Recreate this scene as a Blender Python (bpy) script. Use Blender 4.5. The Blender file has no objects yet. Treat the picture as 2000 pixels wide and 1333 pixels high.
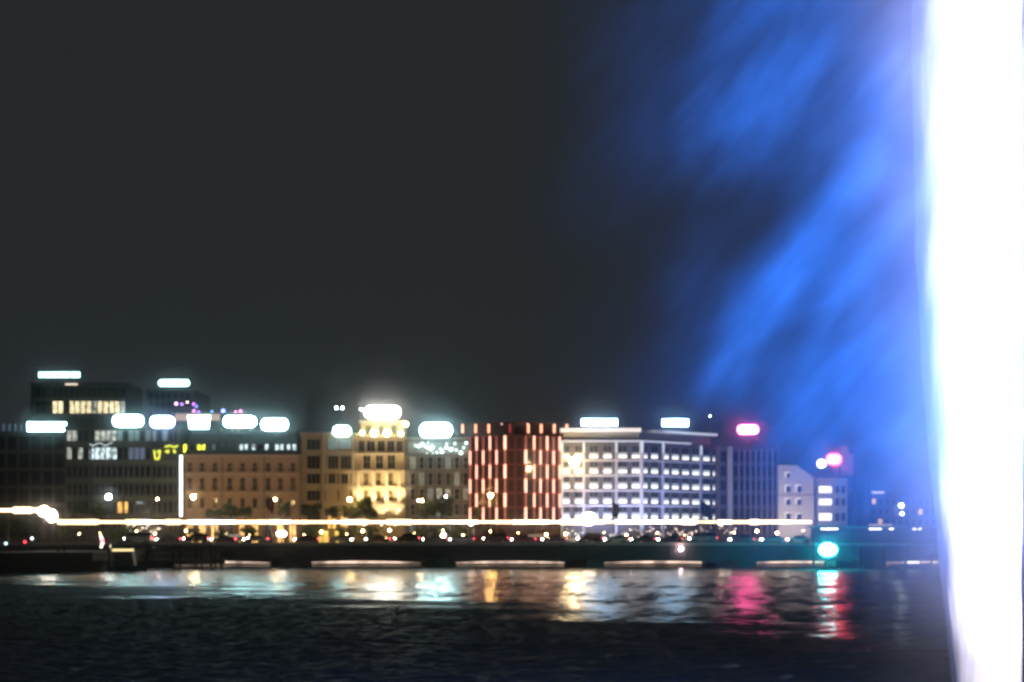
import bpy, bmesh, math, random
import numpy as np
from mathutils import Vector, Matrix
random.seed(7)
sc = bpy.context.scene
COL = sc.collection
R = math.radians

# ------------------------------------------------------------------ camera, world, exposure
F = 2777.78            # focal length in photo pixels (2000 px wide frame, 50 mm lens)
CH = 5.0               # eye height above the lake
HY = 1055.0            # image row of the horizon
def PX(px, Y): return (px - 1000.0) / F * Y
def PZ(py, Y): return CH + (HY - py) / F * Y

cd = bpy.data.cameras.new('camera')
cam = bpy.data.objects.new('camera', cd); COL.objects.link(cam)
cam.location = (0, 0, CH); cam.rotation_euler = (R(90), 0, 0)
cd.lens = 50; cd.sensor_width = 36; cd.sensor_fit = 'HORIZONTAL'
cd.shift_y = (HY - 666.5) / 2000.0
cd.clip_start = 0.1; cd.clip_end = 6000
cd.dof.use_dof = True; cd.dof.focus_distance = 6.0; cd.dof.aperture_fstop = 3.8
sc.camera = cam

w = bpy.data.worlds.new('World'); sc.world = w; w.use_nodes = True
nt = w.node_tree
bg = nt.nodes['Background']
bg.inputs['Color'].default_value = (0.78, 0.92, 1.0, 1); bg.inputs['Strength'].default_value = 0.0235

sc.view_settings.view_transform = 'Standard'
sc.view_settings.look = 'None'
sc.view_settings.exposure = 0.0
sc.view_settings.gamma = 1.0
sc.view_settings.use_curve_mapping = False
sc.render.engine = 'CYCLES'
cy = sc.cycles
cy.use_denoising = True
cy.max_bounces = 6; cy.diffuse_bounces = 2; cy.glossy_bounces = 3
cy.transmission_bounces = 2; cy.volume_bounces = 1; cy.transparent_max_bounces = 6
cy.caustics_reflective = False; cy.caustics_refractive = False
cy.sample_clamp_indirect = 4.0
cy.use_light_tree = True
cy.volume_step_rate = 1.0

# lamps of the fountain: a bank of projectors beside the jet (below and right of the frame)
def spot(name, loc, tgt, watts, col, size, blend=0.6, rad=0.4):
    l = bpy.data.lights.new(name, 'SPOT'); l.energy = watts; l.color = col
    l.spot_size = R(size); l.spot_blend = blend; l.shadow_soft_size = rad
    o = bpy.data.objects.new(name, l); COL.objects.link(o); o.location = loc
    o.rotation_euler = (Vector(tgt) - Vector(loc)).to_track_quat('-Z', 'Y').to_euler()
    o['kind'] = 'helper'
    return o
JX, JY = 13.35, 40.0   # foot of the fountain jet
PROJ = (JX + 3.2, JY - 20.0, 0.6)     # bank of narrow white beams that climb the jet
for el in (3.5, 11, 19, 27, 35, 43):
    d_ = math.hypot(3.2, 20.0)
    spot('fountain_projector', PROJ, (JX, JY, 0.6 + d_ * math.tan(R(el))), 50000 * (1 + (el / 30) ** 2) * (0.5 if el < 5 else 1), (0.95, 0.86, 1.0), 17, 1.0, 0.15)
BLUE = (0.010, 0.185, 1.0)
spot('blue_projector', (JX + 8.0, JY - 13.0, 0.8), (7.5, JY + 1, 16.5), 90000, BLUE, 72, 0.9)
spot('blue_projector', (JX + 4.0, JY - 17.0, 0.6), (7.0, JY + 1, 17.0), 72000, BLUE, 60, 0.9)

# ------------------------------------------------------------------ materials
MATS = {}
def _new(name):
    m = bpy.data.materials.new(name); m.use_nodes = True; MATS[name] = m
    return m, m.node_tree, m.node_tree.nodes['Principled BSDF']
def mat(name, col, rough=0.7, var=0.25, scale=1.5, metal=0.0, bump=0.0):
    if name in MATS: return MATS[name]
    m, t, p = _new(name)
    p.inputs['Roughness'].default_value = rough; p.inputs['Metallic'].default_value = metal
    tc = t.nodes.new('ShaderNodeTexCoord'); nz = t.nodes.new('ShaderNodeTexNoise')
    nz.inputs['Scale'].default_value = scale; nz.inputs['Detail'].default_value = 5
    t.links.new(tc.outputs['Object'], nz.inputs['Vector'])
    mx = t.nodes.new('ShaderNodeMix'); mx.data_type = 'RGBA'
    mx.inputs[6].default_value = tuple(c * (1 - var) for c in col) + (1,)
    mx.inputs[7].default_value = tuple(min(1, c * (1 + var)) for c in col) + (1,)
    t.links.new(nz.outputs['Fac'], mx.inputs[0]); t.links.new(mx.outputs[2], p.inputs['Base Color'])
    if bump:
        b = t.nodes.new('ShaderNodeBump'); b.inputs['Strength'].default_value = bump; b.inputs['Distance'].default_value = 0.05
        t.links.new(nz.outputs['Fac'], b.inputs['Height']); t.links.new(b.outputs['Normal'], p.inputs['Normal'])
    return m
def glass(name, col=(0.02, 0.025, 0.03), rough=0.12):
    if name in MATS: return MATS[name]
    m = mat(name, col, rough, 0.4, 0.6)
    m.node_tree.nodes['Principled BSDF'].inputs['IOR'].default_value = 1.5
    return m
def glow(name, col, strength, sampled=True, patch=0.0, scale=2.0, base=0.3):
    """A lamp, sign or lit window: what gives off light itself."""
    if name in MATS: return MATS[name]
    m, t, p = _new(name)
    p.inputs['Base Color'].default_value = (base, base, base, 1); p.inputs['Roughness'].default_value = 0.5
    p.inputs['Emission Color'].default_value = (*col, 1); p.inputs['Emission Strength'].default_value = strength
    if patch:
        tc = t.nodes.new('ShaderNodeTexCoord'); nz = t.nodes.new('ShaderNodeTexNoise')
        nz.inputs['Scale'].default_value = scale; nz.inputs['Detail'].default_value = 3
        oi = t.nodes.new('ShaderNodeObjectInfo')
        ad = t.nodes.new('ShaderNodeVectorMath'); ad.operation = 'ADD'
        cb = t.nodes.new('ShaderNodeMath'); cb.operation = 'MULTIPLY'; cb.inputs[1].default_value = 50
        t.links.new(oi.outputs['Random'], cb.inputs[0])
        t.links.new(tc.outputs['Object'], ad.inputs[0]); t.links.new(cb.outputs[0], ad.inputs[1])
        t.links.new(ad.outputs[0], nz.inputs['Vector'])
        mr = t.nodes.new('ShaderNodeMapRange')
        mr.inputs[1].default_value = 0.36; mr.inputs[2].default_value = 0.62
        mr.inputs[3].default_value = strength * (1 - patch); mr.inputs[4].default_value = strength * 1.25
        t.links.new(nz.outputs['Fac'], mr.inputs[0]); t.links.new(mr.outputs[0], p.inputs['Emission Strength'])
    if not sampled: m.cycles.emission_sampling = 'NONE'
    return m

DARK = mat('dark_metal', (0.05, 0.05, 0.055), 0.5)
STEEL = mat('grey_steel', (0.22, 0.22, 0.23), 0.45, metal=0.3)
CONC = mat('concrete', (0.34, 0.33, 0.31), 0.85, 0.3, 0.6, bump=0.3)
PANE = glass('dark_glass')
PANE_B = glass('blue_dark_glass', (0.03, 0.04, 0.06))

# ------------------------------------------------------------------ mesh helpers
class MB:
    def __init__(s): s.v = []; s.f = []
    def add(s, vs, fs, M=None):
        n = len(s.v)
        s.v += [tuple(M @ Vector(q)) if M else tuple(q) for q in vs]
        s.f += [tuple(i + n for i in q) for q in fs]; return s
    def box(s, x0, x1, y0, y1, z0, z1, M=None):
        vs = [(x, y, z) for z in (z0, z1) for y in (y0, y1) for x in (x0, x1)]
        return s.add(vs, [(0, 2, 3, 1), (4, 5, 7, 6), (0, 1, 5, 4), (1, 3, 7, 5), (3, 2, 6, 7), (2, 0, 4, 6)], M)
    def prism(s, pts, z0, z1, M=None):
        n = len(pts)
        vs = [(p[0], p[1], z0) for p in pts] + [(p[0], p[1], z1) for p in pts]
        fs = [tuple(range(n))[::-1], tuple(range(n, 2 * n))] + [(i, (i + 1) % n, n + (i + 1) % n, n + i) for i in range(n)]
        return s.add(vs, fs, M)
    def profile(s, pts, y0, y1, M=None, inset=None):
        """Side outline (x, z) extruded along y; inset = per-point half-width factor."""
        n = len(pts); c = (y0 + y1) / 2; h = (y1 - y0) / 2; ins = inset or [1] * n
        vs = [(p[0], c - h * k, p[1]) for p, k in zip(pts, ins)] + [(p[0], c + h * k, p[1]) for p, k in zip(pts, ins)]
        fs = [tuple(range(n)), tuple(range(n, 2 * n))[::-1]] + [(i, n + i, n + (i + 1) % n, (i + 1) % n) for i in range(n)]
        return s.add(vs, fs, M)
    def tube(s, a, b, r0, r1=None, n=8):
        a, b = Vector(a), Vector(b); r1 = r0 if r1 is None else r1
        d = (b - a).normalized(); q = d.to_track_quat('Z', 'Y')
        vs = []
        for p, r in ((a, r0), (b, r1)):
            for k in range(n):
                t = 2 * math.pi * k / n
                vs.append(tuple(p + q @ Vector((r * math.cos(t), r * math.sin(t), 0))))
        fs = [(k, (k + 1) % n, n + (k + 1) % n, n + k) for k in range(n)] + [tuple(range(n))[::-1], tuple(range(n, 2 * n))]
        return s.add(vs, fs)
    def ball(s, c, r, nu=10, nv=6, sz=1.0):
        vs = [(c[0], c[1], c[2] - r * sz)]; fs = []
        for j in range(1, nv):
            ph = -math.pi / 2 + math.pi * j / nv
            for i in range(nu):
                t = 2 * math.pi * i / nu
                vs.append((c[0] + r * math.cos(ph) * math.cos(t), c[1] + r * math.cos(ph) * math.sin(t), c[2] + r * sz * math.sin(ph)))
        vs.append((c[0], c[1], c[2] + r * sz)); L = len(vs) - 1
        for i in range(nu):
            fs.append((0, 1 + (i + 1) % nu, 1 + i)); fs.append((L, L - nu + i, L - nu + (i + 1) % nu))
            for j in range(nv - 2):
                a = 1 + j * nu
                fs.append((a + i, a + (i + 1) % nu, a + nu + (i + 1) % nu, a + nu + i))
        return s.add(vs, fs)
    def mesh(s, name, m, off=(0, 0, 0)):
        me = bpy.data.meshes.new(name)
        me.from_pydata([(v[0] - off[0], v[1] - off[1], v[2] - off[2]) for v in s.v], [], s.f)
        me.materials.append(m); me.update()
        return me
    def build(s, name, m, parent=None, smooth=False):
        """ONE mesh object; a part's coordinates are taken relative to its thing's base."""
        off = (0, 0, 0)
        if parent is not None:
            r = parent
            while r.parent is not None: r = r.parent
            off = r.location
        me = s.mesh(name, m, off)
        if smooth:
            for p in me.polygons: p.use_smooth = True
        o = bpy.data.objects.new(name, me); COL.objects.link(o)
        if parent is not None: o.parent = parent
        return o

def tag(o, label=None, cat=None, group=None, kind=None):
    if label: o['label'] = label
    if cat: o['category'] = cat
    if group: o['group'] = group
    if kind: o['kind'] = kind
    return o
def thing(name, loc, label, cat, group=None):
    o = bpy.data.objects.new(name, None); COL.objects.link(o); o.location = loc
    o.empty_display_size = 0.5
    return tag(o, label, cat, group)
KIDS = {}
def copy_tree(o, parent=None):
    c = o.copy(); COL.objects.link(c)
    if parent is not None: c.parent = parent
    for ch in list(o.children): copy_tree(ch, c)
    return c

class Face:
    """A facade: origin in plan, direction angle a; local x along, y into the building, z up."""
    def __init__(s, X, Y, a=0.0):
        s.o = Vector((X, Y, 0)); s.a = a
        s.u = Vector((math.cos(a), math.sin(a), 0)); s.n = Vector((-math.sin(a), math.cos(a), 0))
        s.M = Matrix.Translation(s.o) @ Matrix.Rotation(a, 4, 'Z')
    def U(s, px):
        k = (px - 1000.0) / F
        return (k * s.o.y - s.o.x) / (s.u.x - k * s.u.y)
    def Y(s, px): return s.o.y + s.U(px) * s.u.y
    def Z(s, py, px=None): return PZ(py, s.Y(px) if px is not None else s.o.y)
    def pt(s, u, d=0.0, z=0.0): return s.o + s.u * u + s.n * d + Vector((0, 0, z))
    def box(s, mb, u0, u1, z0, z1, out=0.1, inn=0.0):
        return mb.box(u0, u1, -out, inn, z0, z1, s.M)

CACHE = {}
def _mesh(key, fn):
    if key not in CACHE: CACHE[key] = fn()
    return CACHE[key]
def window(root, face, px0, px1, py0, py1, frame, pane, bars=1, cross=0, name='window', sill=None, blind=None, proud=0.10, bw=0.10, ref=None):
    """A window (frame) with its pane (and sill, blind) as sub-parts, shared mesh data between alike ones."""
    ref = (px0 + px1) / 2 if ref is None else ref
    u0, u1 = face.U(px0), face.U(px1)
    z1, z0 = face.Z(py0, ref), face.Z(py1, ref)
    W = round((u1 - u0) / 0.06) * 0.06; H = round((z1 - z0) / 0.06) * 0.06
    k = (W, H, frame.name, bars, cross, proud, bw, name)
    def fr():
        b = MB()
        b.box(-W / 2, W / 2, -proud, 0.06, H - bw, H); b.box(-W / 2, W / 2, -proud, 0.06, 0, bw)
        b.box(-W / 2, -W / 2 + bw, -proud, 0.06, bw, H - bw); b.box(W / 2 - bw, W / 2, -proud, 0.06, bw, H - bw)
        for i in range(bars):
            x = -W / 2 + W * (i + 1) / (bars + 1)
            b.box(x - 0.035, x + 0.035, -0.055, -0.015, bw, H - bw)
        for i in range(cross):
            z = H * (i + 1) / (cross + 1)
            b.box(-W / 2 + bw, W / 2 - bw, -0.05, -0.02, z - 0.035, z + 0.035)
        return b.mesh(name, frame)
    o = bpy.data.objects.new(name, _mesh(('w',) + k, fr)); COL.objects.link(o); o.parent = root
    o.location = face.pt((u0 + u1) / 2, 0, z0) - root.location; o.rotation_euler.z = face.a
    def pn(): return MB().box(-W / 2 + 0.02, W / 2 - 0.02, -0.014, 0.05, 0.02, H - 0.02).mesh('pane', pane)
    p = bpy.data.objects.new('pane', _mesh(('p', W, H, pane.name), pn)); COL.objects.link(p); p.parent = o
    if sill:
        def sl(): return MB().box(-W / 2 - 0.15, W / 2 + 0.15, -proud - 0.18, 0.0, -0.18, -0.003).mesh('sill', sill)
        q = bpy.data.objects.new('sill', _mesh(('s', W, sill.name, proud), sl)); COL.objects.link(q); q.parent = o
    if blind:
        bm_, frac = blind
        def bl(): return MB().box(-W / 2 + bw, W / 2 - bw, -0.075, -0.06, H * (1 - frac), H - bw).mesh('blind', bm_)
        q = bpy.data.objects.new('blind', _mesh(('b', W, H, bm_.name, frac, bw), bl)); COL.objects.link(q); q.parent = o
    return o

# ------------------------------------------------------------------ the setting: water, quay
QY, QZ = 285.0, 4.2
def water():
    m, t, p = _new('lake_water')
    p.inputs['Base Color'].default_value = (0.16, 0.18, 0.19, 1); p.inputs['Roughness'].default_value = 0.05
    p.inputs['IOR'].default_value = 1.33
    tc = t.nodes.new('ShaderNodeTexCoord'); n = t.nodes.new('ShaderNodeTexNoise')
    n.inputs['Scale'].default_value = 3.5; n.inputs['Detail'].default_value = 3
    b = t.nodes.new('ShaderNodeBump'); b.inputs['Distance'].default_value = 0.05; b.inputs['Strength'].default_value = 0.25
    t.links.new(tc.outputs['Object'], n.inputs['Vector']); t.links.new(n.outputs['Fac'], b.inputs['Height'])
    t.links.new(b.outputs['Normal'], p.inputs['Normal'])
    at = t.nodes.new('ShaderNodeAttribute'); at.attribute_name = 'chop'      # ruffled water carries fine capillary ripples
    mr = t.nodes.new('ShaderNodeMapRange'); mr.inputs[3].default_value = 0.19; mr.inputs[4].default_value = 0.60
    t.links.new(at.outputs['Fac'], mr.inputs[0]); t.links.new(mr.outputs[0], p.inputs['Roughness'])
    rng = np.random.default_rng(5)
    # real waves: calmer in the lee of the bridge, choppy out in the open lake, with bands of gusts between
    ys = [14.0]
    while ys[-1] < QY - 0.5: ys.append(ys[-1] + max(0.09, ys[-1] * 0.0029))
    ys = np.array(ys); nx = 820
    xs = np.linspace(-1, 1, nx)
    Yg = np.repeat(ys[:, None], nx, 1); Xg = xs[None, :] * (26 + Yg * 0.42)
    def field(count, lo, hi, seed, spread, ax):
        r = np.random.default_rng(seed); h = np.zeros_like(Xg)
        for k in range(count):
            L = lo * (hi / lo) ** r.random(); a = ax + r.normal(0, spread); k_ = 2 * np.pi / L
            h += (L ** 1.0) * np.sin(k_ * (Xg * np.cos(a) + Yg * np.sin(a)) + r.uniform(0, 6.28))
        return h / np.sqrt(count)
    def smooth(v, a, b):
        q = np.clip((v - a) / (b - a), 0, 1); return q * q * (3 - 2 * q)
    gust = sum(np.sin(2 * np.pi * (Yg / L + Xg / (L * s_) + ph)) for L, s_, ph in ((31, 9, .2), (19, -7, .5), (12.5, 6, .9))) / 3
    patch = sum(np.sin(2 * np.pi * (Xg / L + Yg / (L * s_) + ph)) for L, s_, ph in ((47, 3, .1), (28, -2, .6))) / 2
    edge = Yg + np.where(Xg > 0, 2.3, 1.2) * Xg + 21 * gust + 8 * patch
    chop = 1 - smooth(edge, *WAVE_EDGE)
    far_h = field(30, 1.0, 3.6, 11, 0.38, math.pi / 2)
    near_h = field(34, 0.5, 1.15, 12, 0.7, math.pi / 2)
    Zg = far_h * WAVE_FAR * (1 + 0.5 * gust) + near_h * (0.10 * WAVE_NEAR + WAVE_NEAR * chop)
    Zg *= 1 - smooth(Yg, 255, 258) * 0.5
    co = np.stack([Xg, Yg, Zg], -1).reshape(-1, 3).astype(np.float32)
    ny = len(ys); idx = np.arange(ny * nx).reshape(ny, nx)
    fq = np.stack([idx[:-1, :-1], idx[:-1, 1:], idx[1:, 1:], idx[1:, :-1]], -1).reshape(-1, 4)
    # flat outskirts, joined on beside and behind the waves
    n0 = len(co); e0 = float(xs[0] * 0 + 26 + ys[0] * .42); e1 = float(26 + ys[-1] * .42)
    ext = np.array([(-600, -120, 0), (600, -120, 0), (600, ys[0], 0), (-600, ys[0], 0), (-600, ys[-1], 0), (600, ys[-1], 0), (-e0, ys[0], 0), (e0, ys[0], 0), (-e1, ys[-1], 0), (e1, ys[-1], 0)], np.float32)
    co = np.concatenate([co, ext])
    fq = np.concatenate([fq, np.array([(0, 1, 2, 3), (3, 6, 8, 4), (7, 2, 5, 9)]) + n0])
    me = bpy.data.meshes.new('water'); me.vertices.add(len(co)); me.vertices.foreach_set('co', co.ravel())
    me.loops.add(fq.size); me.loops.foreach_set('vertex_index', fq.ravel().astype(np.int32))
    me.polygons.add(len(fq)); me.polygons.foreach_set('loop_start', (np.arange(len(fq)) * 4).astype(np.int32))
    me.polygons.foreach_set('use_smooth', np.ones(len(fq), bool))
    me.update(calc_edges=True); me.materials.append(m)
    ca = me.attributes.new('chop', 'FLOAT', 'POINT'); ca.data.foreach_set('value', np.concatenate([chop.ravel(), np.array([1, 1, 1, 1, 0, 0, 1, 1, 0, 0.])]).astype(np.float32))
    o = bpy.data.objects.new('water', me); COL.objects.link(o)
    tag(o, kind='structure')
WAVE_FAR, WAVE_NEAR, WAVE_EDGE = 0.021, 0.055, (86, 114)
water()
asph = mat('asphalt', (0.06, 0.06, 0.06), 0.85, 0.3, 2.0)
tag(MB().box(-600, 600, QY, 900, -0.6, QZ).build('quay_ground', mat('quay_stone', (0.30, 0.28, 0.25), 0.85, 0.3, 0.5)), kind='structure')
tag(MB().box(-600, 600, QY + 4.5, QY + 12.5, QZ, QZ + 0.02).build('road', asph), kind='structure')

# ------------------------------------------------------------------ bridge
BY0, BY1, BZ = 258.0, 278.0, 4.40
br = thing('bridge', (PX(900, BY0), BY0, 0), 'long low dark road bridge on stone piers crossing the water in front of the quay', 'bridge')
girder_m = mat('girder_paint', (0.11, 0.115, 0.12), 0.6, 0.25, 0.8)
stone_m = mat('pier_stone', (0.15, 0.145, 0.135), 0.85, 0.3, 0.7, bump=0.4)
bx0, bx1 = PX(-260, BY0), PX(2260, BY0)
MB().box(bx0, bx1, BY0, BY1, BZ - 0.45, BZ).build('deck', mat('bridge_asphalt', (0.07, 0.07, 0.07), 0.85, 0.3, 1.2), br)
MB().box(bx0, bx1, BY0 - 0.25, BY0 + 0.15, BZ - 0.42, BZ + 0.13).build('kerb', mat('pale_kerb', (0.5, 0.46, 0.42), 0.8, 0.3, 1.0), br)
MB().box(bx0, bx1, BY1 - 3.0, BY1, BZ + 0.004, BZ + 0.14).build('pavement', CONC, br)
gaps = [(-60, 20), (228, 296), (523, 583), (818, 886), (1106, 1184), (1395, 1482), (1652, 1735), (1950, 2030)]
for a, b in gaps:                                     # piers
    x0, x1 = PX(a, BY0) + 0.3, PX(b, BY0) - 0.3
    xm = (x0 + x1) / 2
    MB().prism([(x0, BY0 + 0.6), (xm, BY0 - 1.6), (x1, BY0 + 0.6), (x1, BY1 - 0.6), (xm, BY1 + 1.4), (x0, BY1 - 0.6)], -0.8, 1.5).build('pier', stone_m, br)
for (a, b), (c, d) in zip(gaps[:-1], gaps[1:]):       # a girder over each span, its soffit a shallow arch
    x0, x1 = PX((a + b) / 2, BY0), PX((c + d) / 2, BY0)
    n = 14; top = BZ - 0.5
    for y0, y1 in ((BY0 + 0.05, BY0 + 0.55), (BY1 - 0.55, BY1 - 0.05)):
        pts = [(x0 + 0.02, top), (x0 + 0.02, 0.72)] + [(x0 + (x1 - x0) * k / n, 0.74 + 0.42 * math.sin(math.pi * k / n)) for k in range(1, n)] + [(x1 - 0.02, 0.72), (x1 - 0.02, top)]
        MB().profile(pts, y0, y1).build('girder', girder_m, br)
    for k in range(1, 9):
        x = x0 + (x1 - x0) * k / 9
        MB().box(x - 0.06, x + 0.06, BY0 - 0.06, BY0 + 0.045, 1.4, top - 0.1).build('stiffener', girder_m, br)
rail = MB(); rail.box(bx0, bx1, BY0 - 0.03, BY0 + 0.03, BZ + 1.06, BZ + 1.11)
x = bx0
while x < bx1:
    rail.box(x - 0.025, x + 0.025, BY0 - 0.025, BY0 + 0.025, BZ + 0.13, BZ + 1.06); x += 1.6
tag(rail.build('railing', STEEL, br))

# lower quay wall, with added glowing strips for lit water seen under the spans
lb = glow('warm_water_glow', (1.0, 0.72, 0.56), 1.5, patch=0.65, scale=0.35)
qw = thing('quay_wall', (0, QY - 0.8, 0), 'low stone quay wall behind the bridge with added glowing strips for lit water', 'wall')
MB().box(-250, 250, QY - 0.8, QY - 0.003, -0.5, QZ - 0.2).build('masonry', stone_m, qw)
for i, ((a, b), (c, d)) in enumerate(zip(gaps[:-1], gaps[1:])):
    MB().box(PX(b - 8, QY - 1), PX(c + 8, QY - 1), QY - 1.0, QY - 0.8, 0.40, 0.78).build('water_glow_strip', lb, qw)

# ------------------------------------------------------------------ vehicle light trail over the bridge, as glowing tubes on added posts
LY = 264.0
TRAIL_MS = [glow('warm_white_trail_%d' % k, (1.0, c, d), e) for k, (c, d, e) in enumerate(((.72, .44, 5), (.78, .54, 6.5), (.64, .34, 4), (.86, .70, 8)))]
rl_ = random.Random(4)
def light_trail(px0, px1, py, label, h=0.30, cuts=()):
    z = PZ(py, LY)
    t = thing('light_trail', (PX((px0 + px1) / 2, LY), LY, BZ), label, 'light line', 'vehicle light trails over the bridge')
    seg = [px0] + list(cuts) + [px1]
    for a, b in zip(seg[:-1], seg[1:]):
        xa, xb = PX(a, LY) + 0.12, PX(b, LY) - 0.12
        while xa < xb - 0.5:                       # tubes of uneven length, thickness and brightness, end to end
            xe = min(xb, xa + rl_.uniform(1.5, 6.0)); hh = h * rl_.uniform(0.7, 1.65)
            MB().tube((xa, LY, z), (xe - 0.04, LY, z), hh, hh, 8).build('lit_tube', rl_.choice(TRAIL_MS), t)
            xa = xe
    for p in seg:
        MB().tube((PX(p, LY), LY + 0.16, BZ), (PX(p, LY), LY + 0.16, z + 0.5), 0.07, 0.05).build('post', DARK, t)  # posts added to carry the trail
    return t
light_trail(-40, 84, 997, 'shorter higher warm white trail of vehicle lights at the left edge', 0.36)
light_trail(112, 1586, 1020, 'long warm white trail of vehicle lights running over the whole bridge traffic', 0.29,
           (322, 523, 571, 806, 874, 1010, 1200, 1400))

# ------------------------------------------------------------------ lamps
LAMP_W = glow('white_lamp', (0.92, 1.0, 0.95), 60)
LAMP_O = glow('amber_lamp', (1.0, 0.55, 0.15), 260)
LAMP_OW = glow('warm_lamp', (1.0, 0.64, 0.28), 260)
LAMP_BIG = glow('bright_warm_lamp', (1.0, 0.70, 0.32), 260)
def globe_lamp(px, py, Y, r, m, label, base=None, group='street lamps along the quay', name='street_lamp', arms=0):
    bz = QZ if base is None else base
    z = PZ(py, Y); x = PX(px, Y)
    t = thing(name, (x, Y, bz), label, 'lamp', group)
    p = MB(); p.tube((x, Y, bz), (x, Y, z - r * 0.9), 0.11, 0.06); p.tube((x, Y, bz), (x, Y, bz + 0.5), 0.2, 0.16)
    p.build('post', STEEL, t)
    if arms:
        a = MB(); a.tube((x - arms, Y, z - r), (x + arms, Y, z - r), 0.05); a.build('arm', STEEL, t)
        for s in (-1, 1):
            MB().ball((x + s * arms, Y, z), r).build('globe', m, t, True)
    else:
        MB().tube((x, Y, z - r * 0.98), (x, Y, z - r * 0.8), 0.16, 0.2).build('collar', DARK, t)
        MB().ball((x, Y, z), r).build('globe', m, t, True)
    return t
globe_lamp(378, 971, 283.5 + 4, 0.42, LAMP_OW, 'warm street lamp before the brown hotel beside the bright corner strip')
globe_lamp(533, 976, 288, 0.20, LAMP_OW, 'two headed warm street lamp before the right end of the brown hotel', arms=0.45)
globe_lamp(683, 976, 288, 0.34, LAMP_O, 'amber street lamp in front of the beige building next to the floodlit palace')
globe_lamp(821, 978, 288, 0.18, LAMP_OW, 'small dim warm street lamp in front of the grey lattice building', arms=0.3)
globe_lamp(871, 970, 288, 0.18, LAMP_W, 'small white street lamp in front of the grey lattice building')
globe_lamp(958, 968, 288, 0.42, LAMP_O, 'orange street lamp in front of the red lit building')
globe_lamp(1122, 903, 288, 0.85, LAMP_BIG, 'very tall street lamp with a huge warm glow before the white lined office')
globe_lamp(212, 971, 288, 0.55, LAMP_W, 'white street lamp in front of the dark banded office')
globe_lamp(307, 975, 288, 0.14, LAMP_OW, 'tiny warm street lamp left of the bright corner strip')
globe_lamp(1760, 988, 300, 0.42, glow('cool_lamp', (0.7, 0.88, 1.0), 60), 'cool white lamp on the far right shore seen through the blue spray', arms=0)
globe_lamp(1762, 1004, 296, 0.25, LAMP_W, 'small white lamp just below the cool lamp on the far right shore')
globe_lamp(663, 797, 330, 0.30, glow('cyan_lamp', (0.75, 0.95, 1.0), 25), 'small double white lamp high above the beige building on a mast', base=QZ, name='mast_lamp', arms=0.7)
globe_lamp(705, 800, 320, 0.16, LAMP_W, 'tiny white lamp on a mast left of the crowned palace roof', name='mast_lamp')
globe_lamp(1387, 813, 330, 0.10, LAMP_W, 'tiny mast lamp above the right end of the white lined office', name='mast_lamp')

def stand_in_lamp(px, py, Y, r, m, label, base, sz=1.0, wide=1.0):  # headlight glare of the traffic, built as a globe on an added post
    x, z = PX(px, Y), PZ(py, Y)
    t = thing('stand_in_lamp', (x, Y, base), label, 'stand_in_lamp', 'headlight glare in the bridge traffic')
    MB().tube((x, Y + 0.3, base), (x, Y + 0.3, z - r * sz), 0.12).build('post', DARK, t)
    MB().tube((x, Y + 0.1, z), (x, Y + 0.6, z), r * 0.95 * sz, r * 0.6 * sz, 12).build('housing', DARK, t)
    MB().ball((x, Y, z), r, 12, 8, sz).build('lens', m, t, True)
GLARE = glow('headlight_glare', (1.0, 0.80, 0.60), 22)
stand_in_lamp(86, 999, 263, 1.1, GLARE, 'large headlight glare where the left line of light ends', BZ, 0.9)
stand_in_lamp(101, 1008, 263.5, 1.0, GLARE, 'lower headlight glare beside the left end of the long light line', BZ, 1.2)
stand_in_lamp(550, 1043, 268, 0.95, GLARE, 'oval white headlight glare at deck level before the right end of the hotel', BZ, 0.6)
stand_in_lamp(1150, 1014, 268, 1.5, GLARE, 'largest headlight glare on the bridge, before the white lined office', BZ, 0.8)
stand_in_lamp(920, 1022, 268, 0.5, GLARE, 'medium headlight glare on the bridge at the left foot of the red building', BZ, 0.8)
stand_in_lamp(1408, 1022, 268, 0.45, GLARE, 'medium headlight glare on the bridge right of the white lined office', BZ, 0.8)
stand_in_lamp(866, 1046, 268, 0.45, GLARE, 'round white headlight glare at deck level in front of the grey lattice building', BZ, 0.9)

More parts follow.
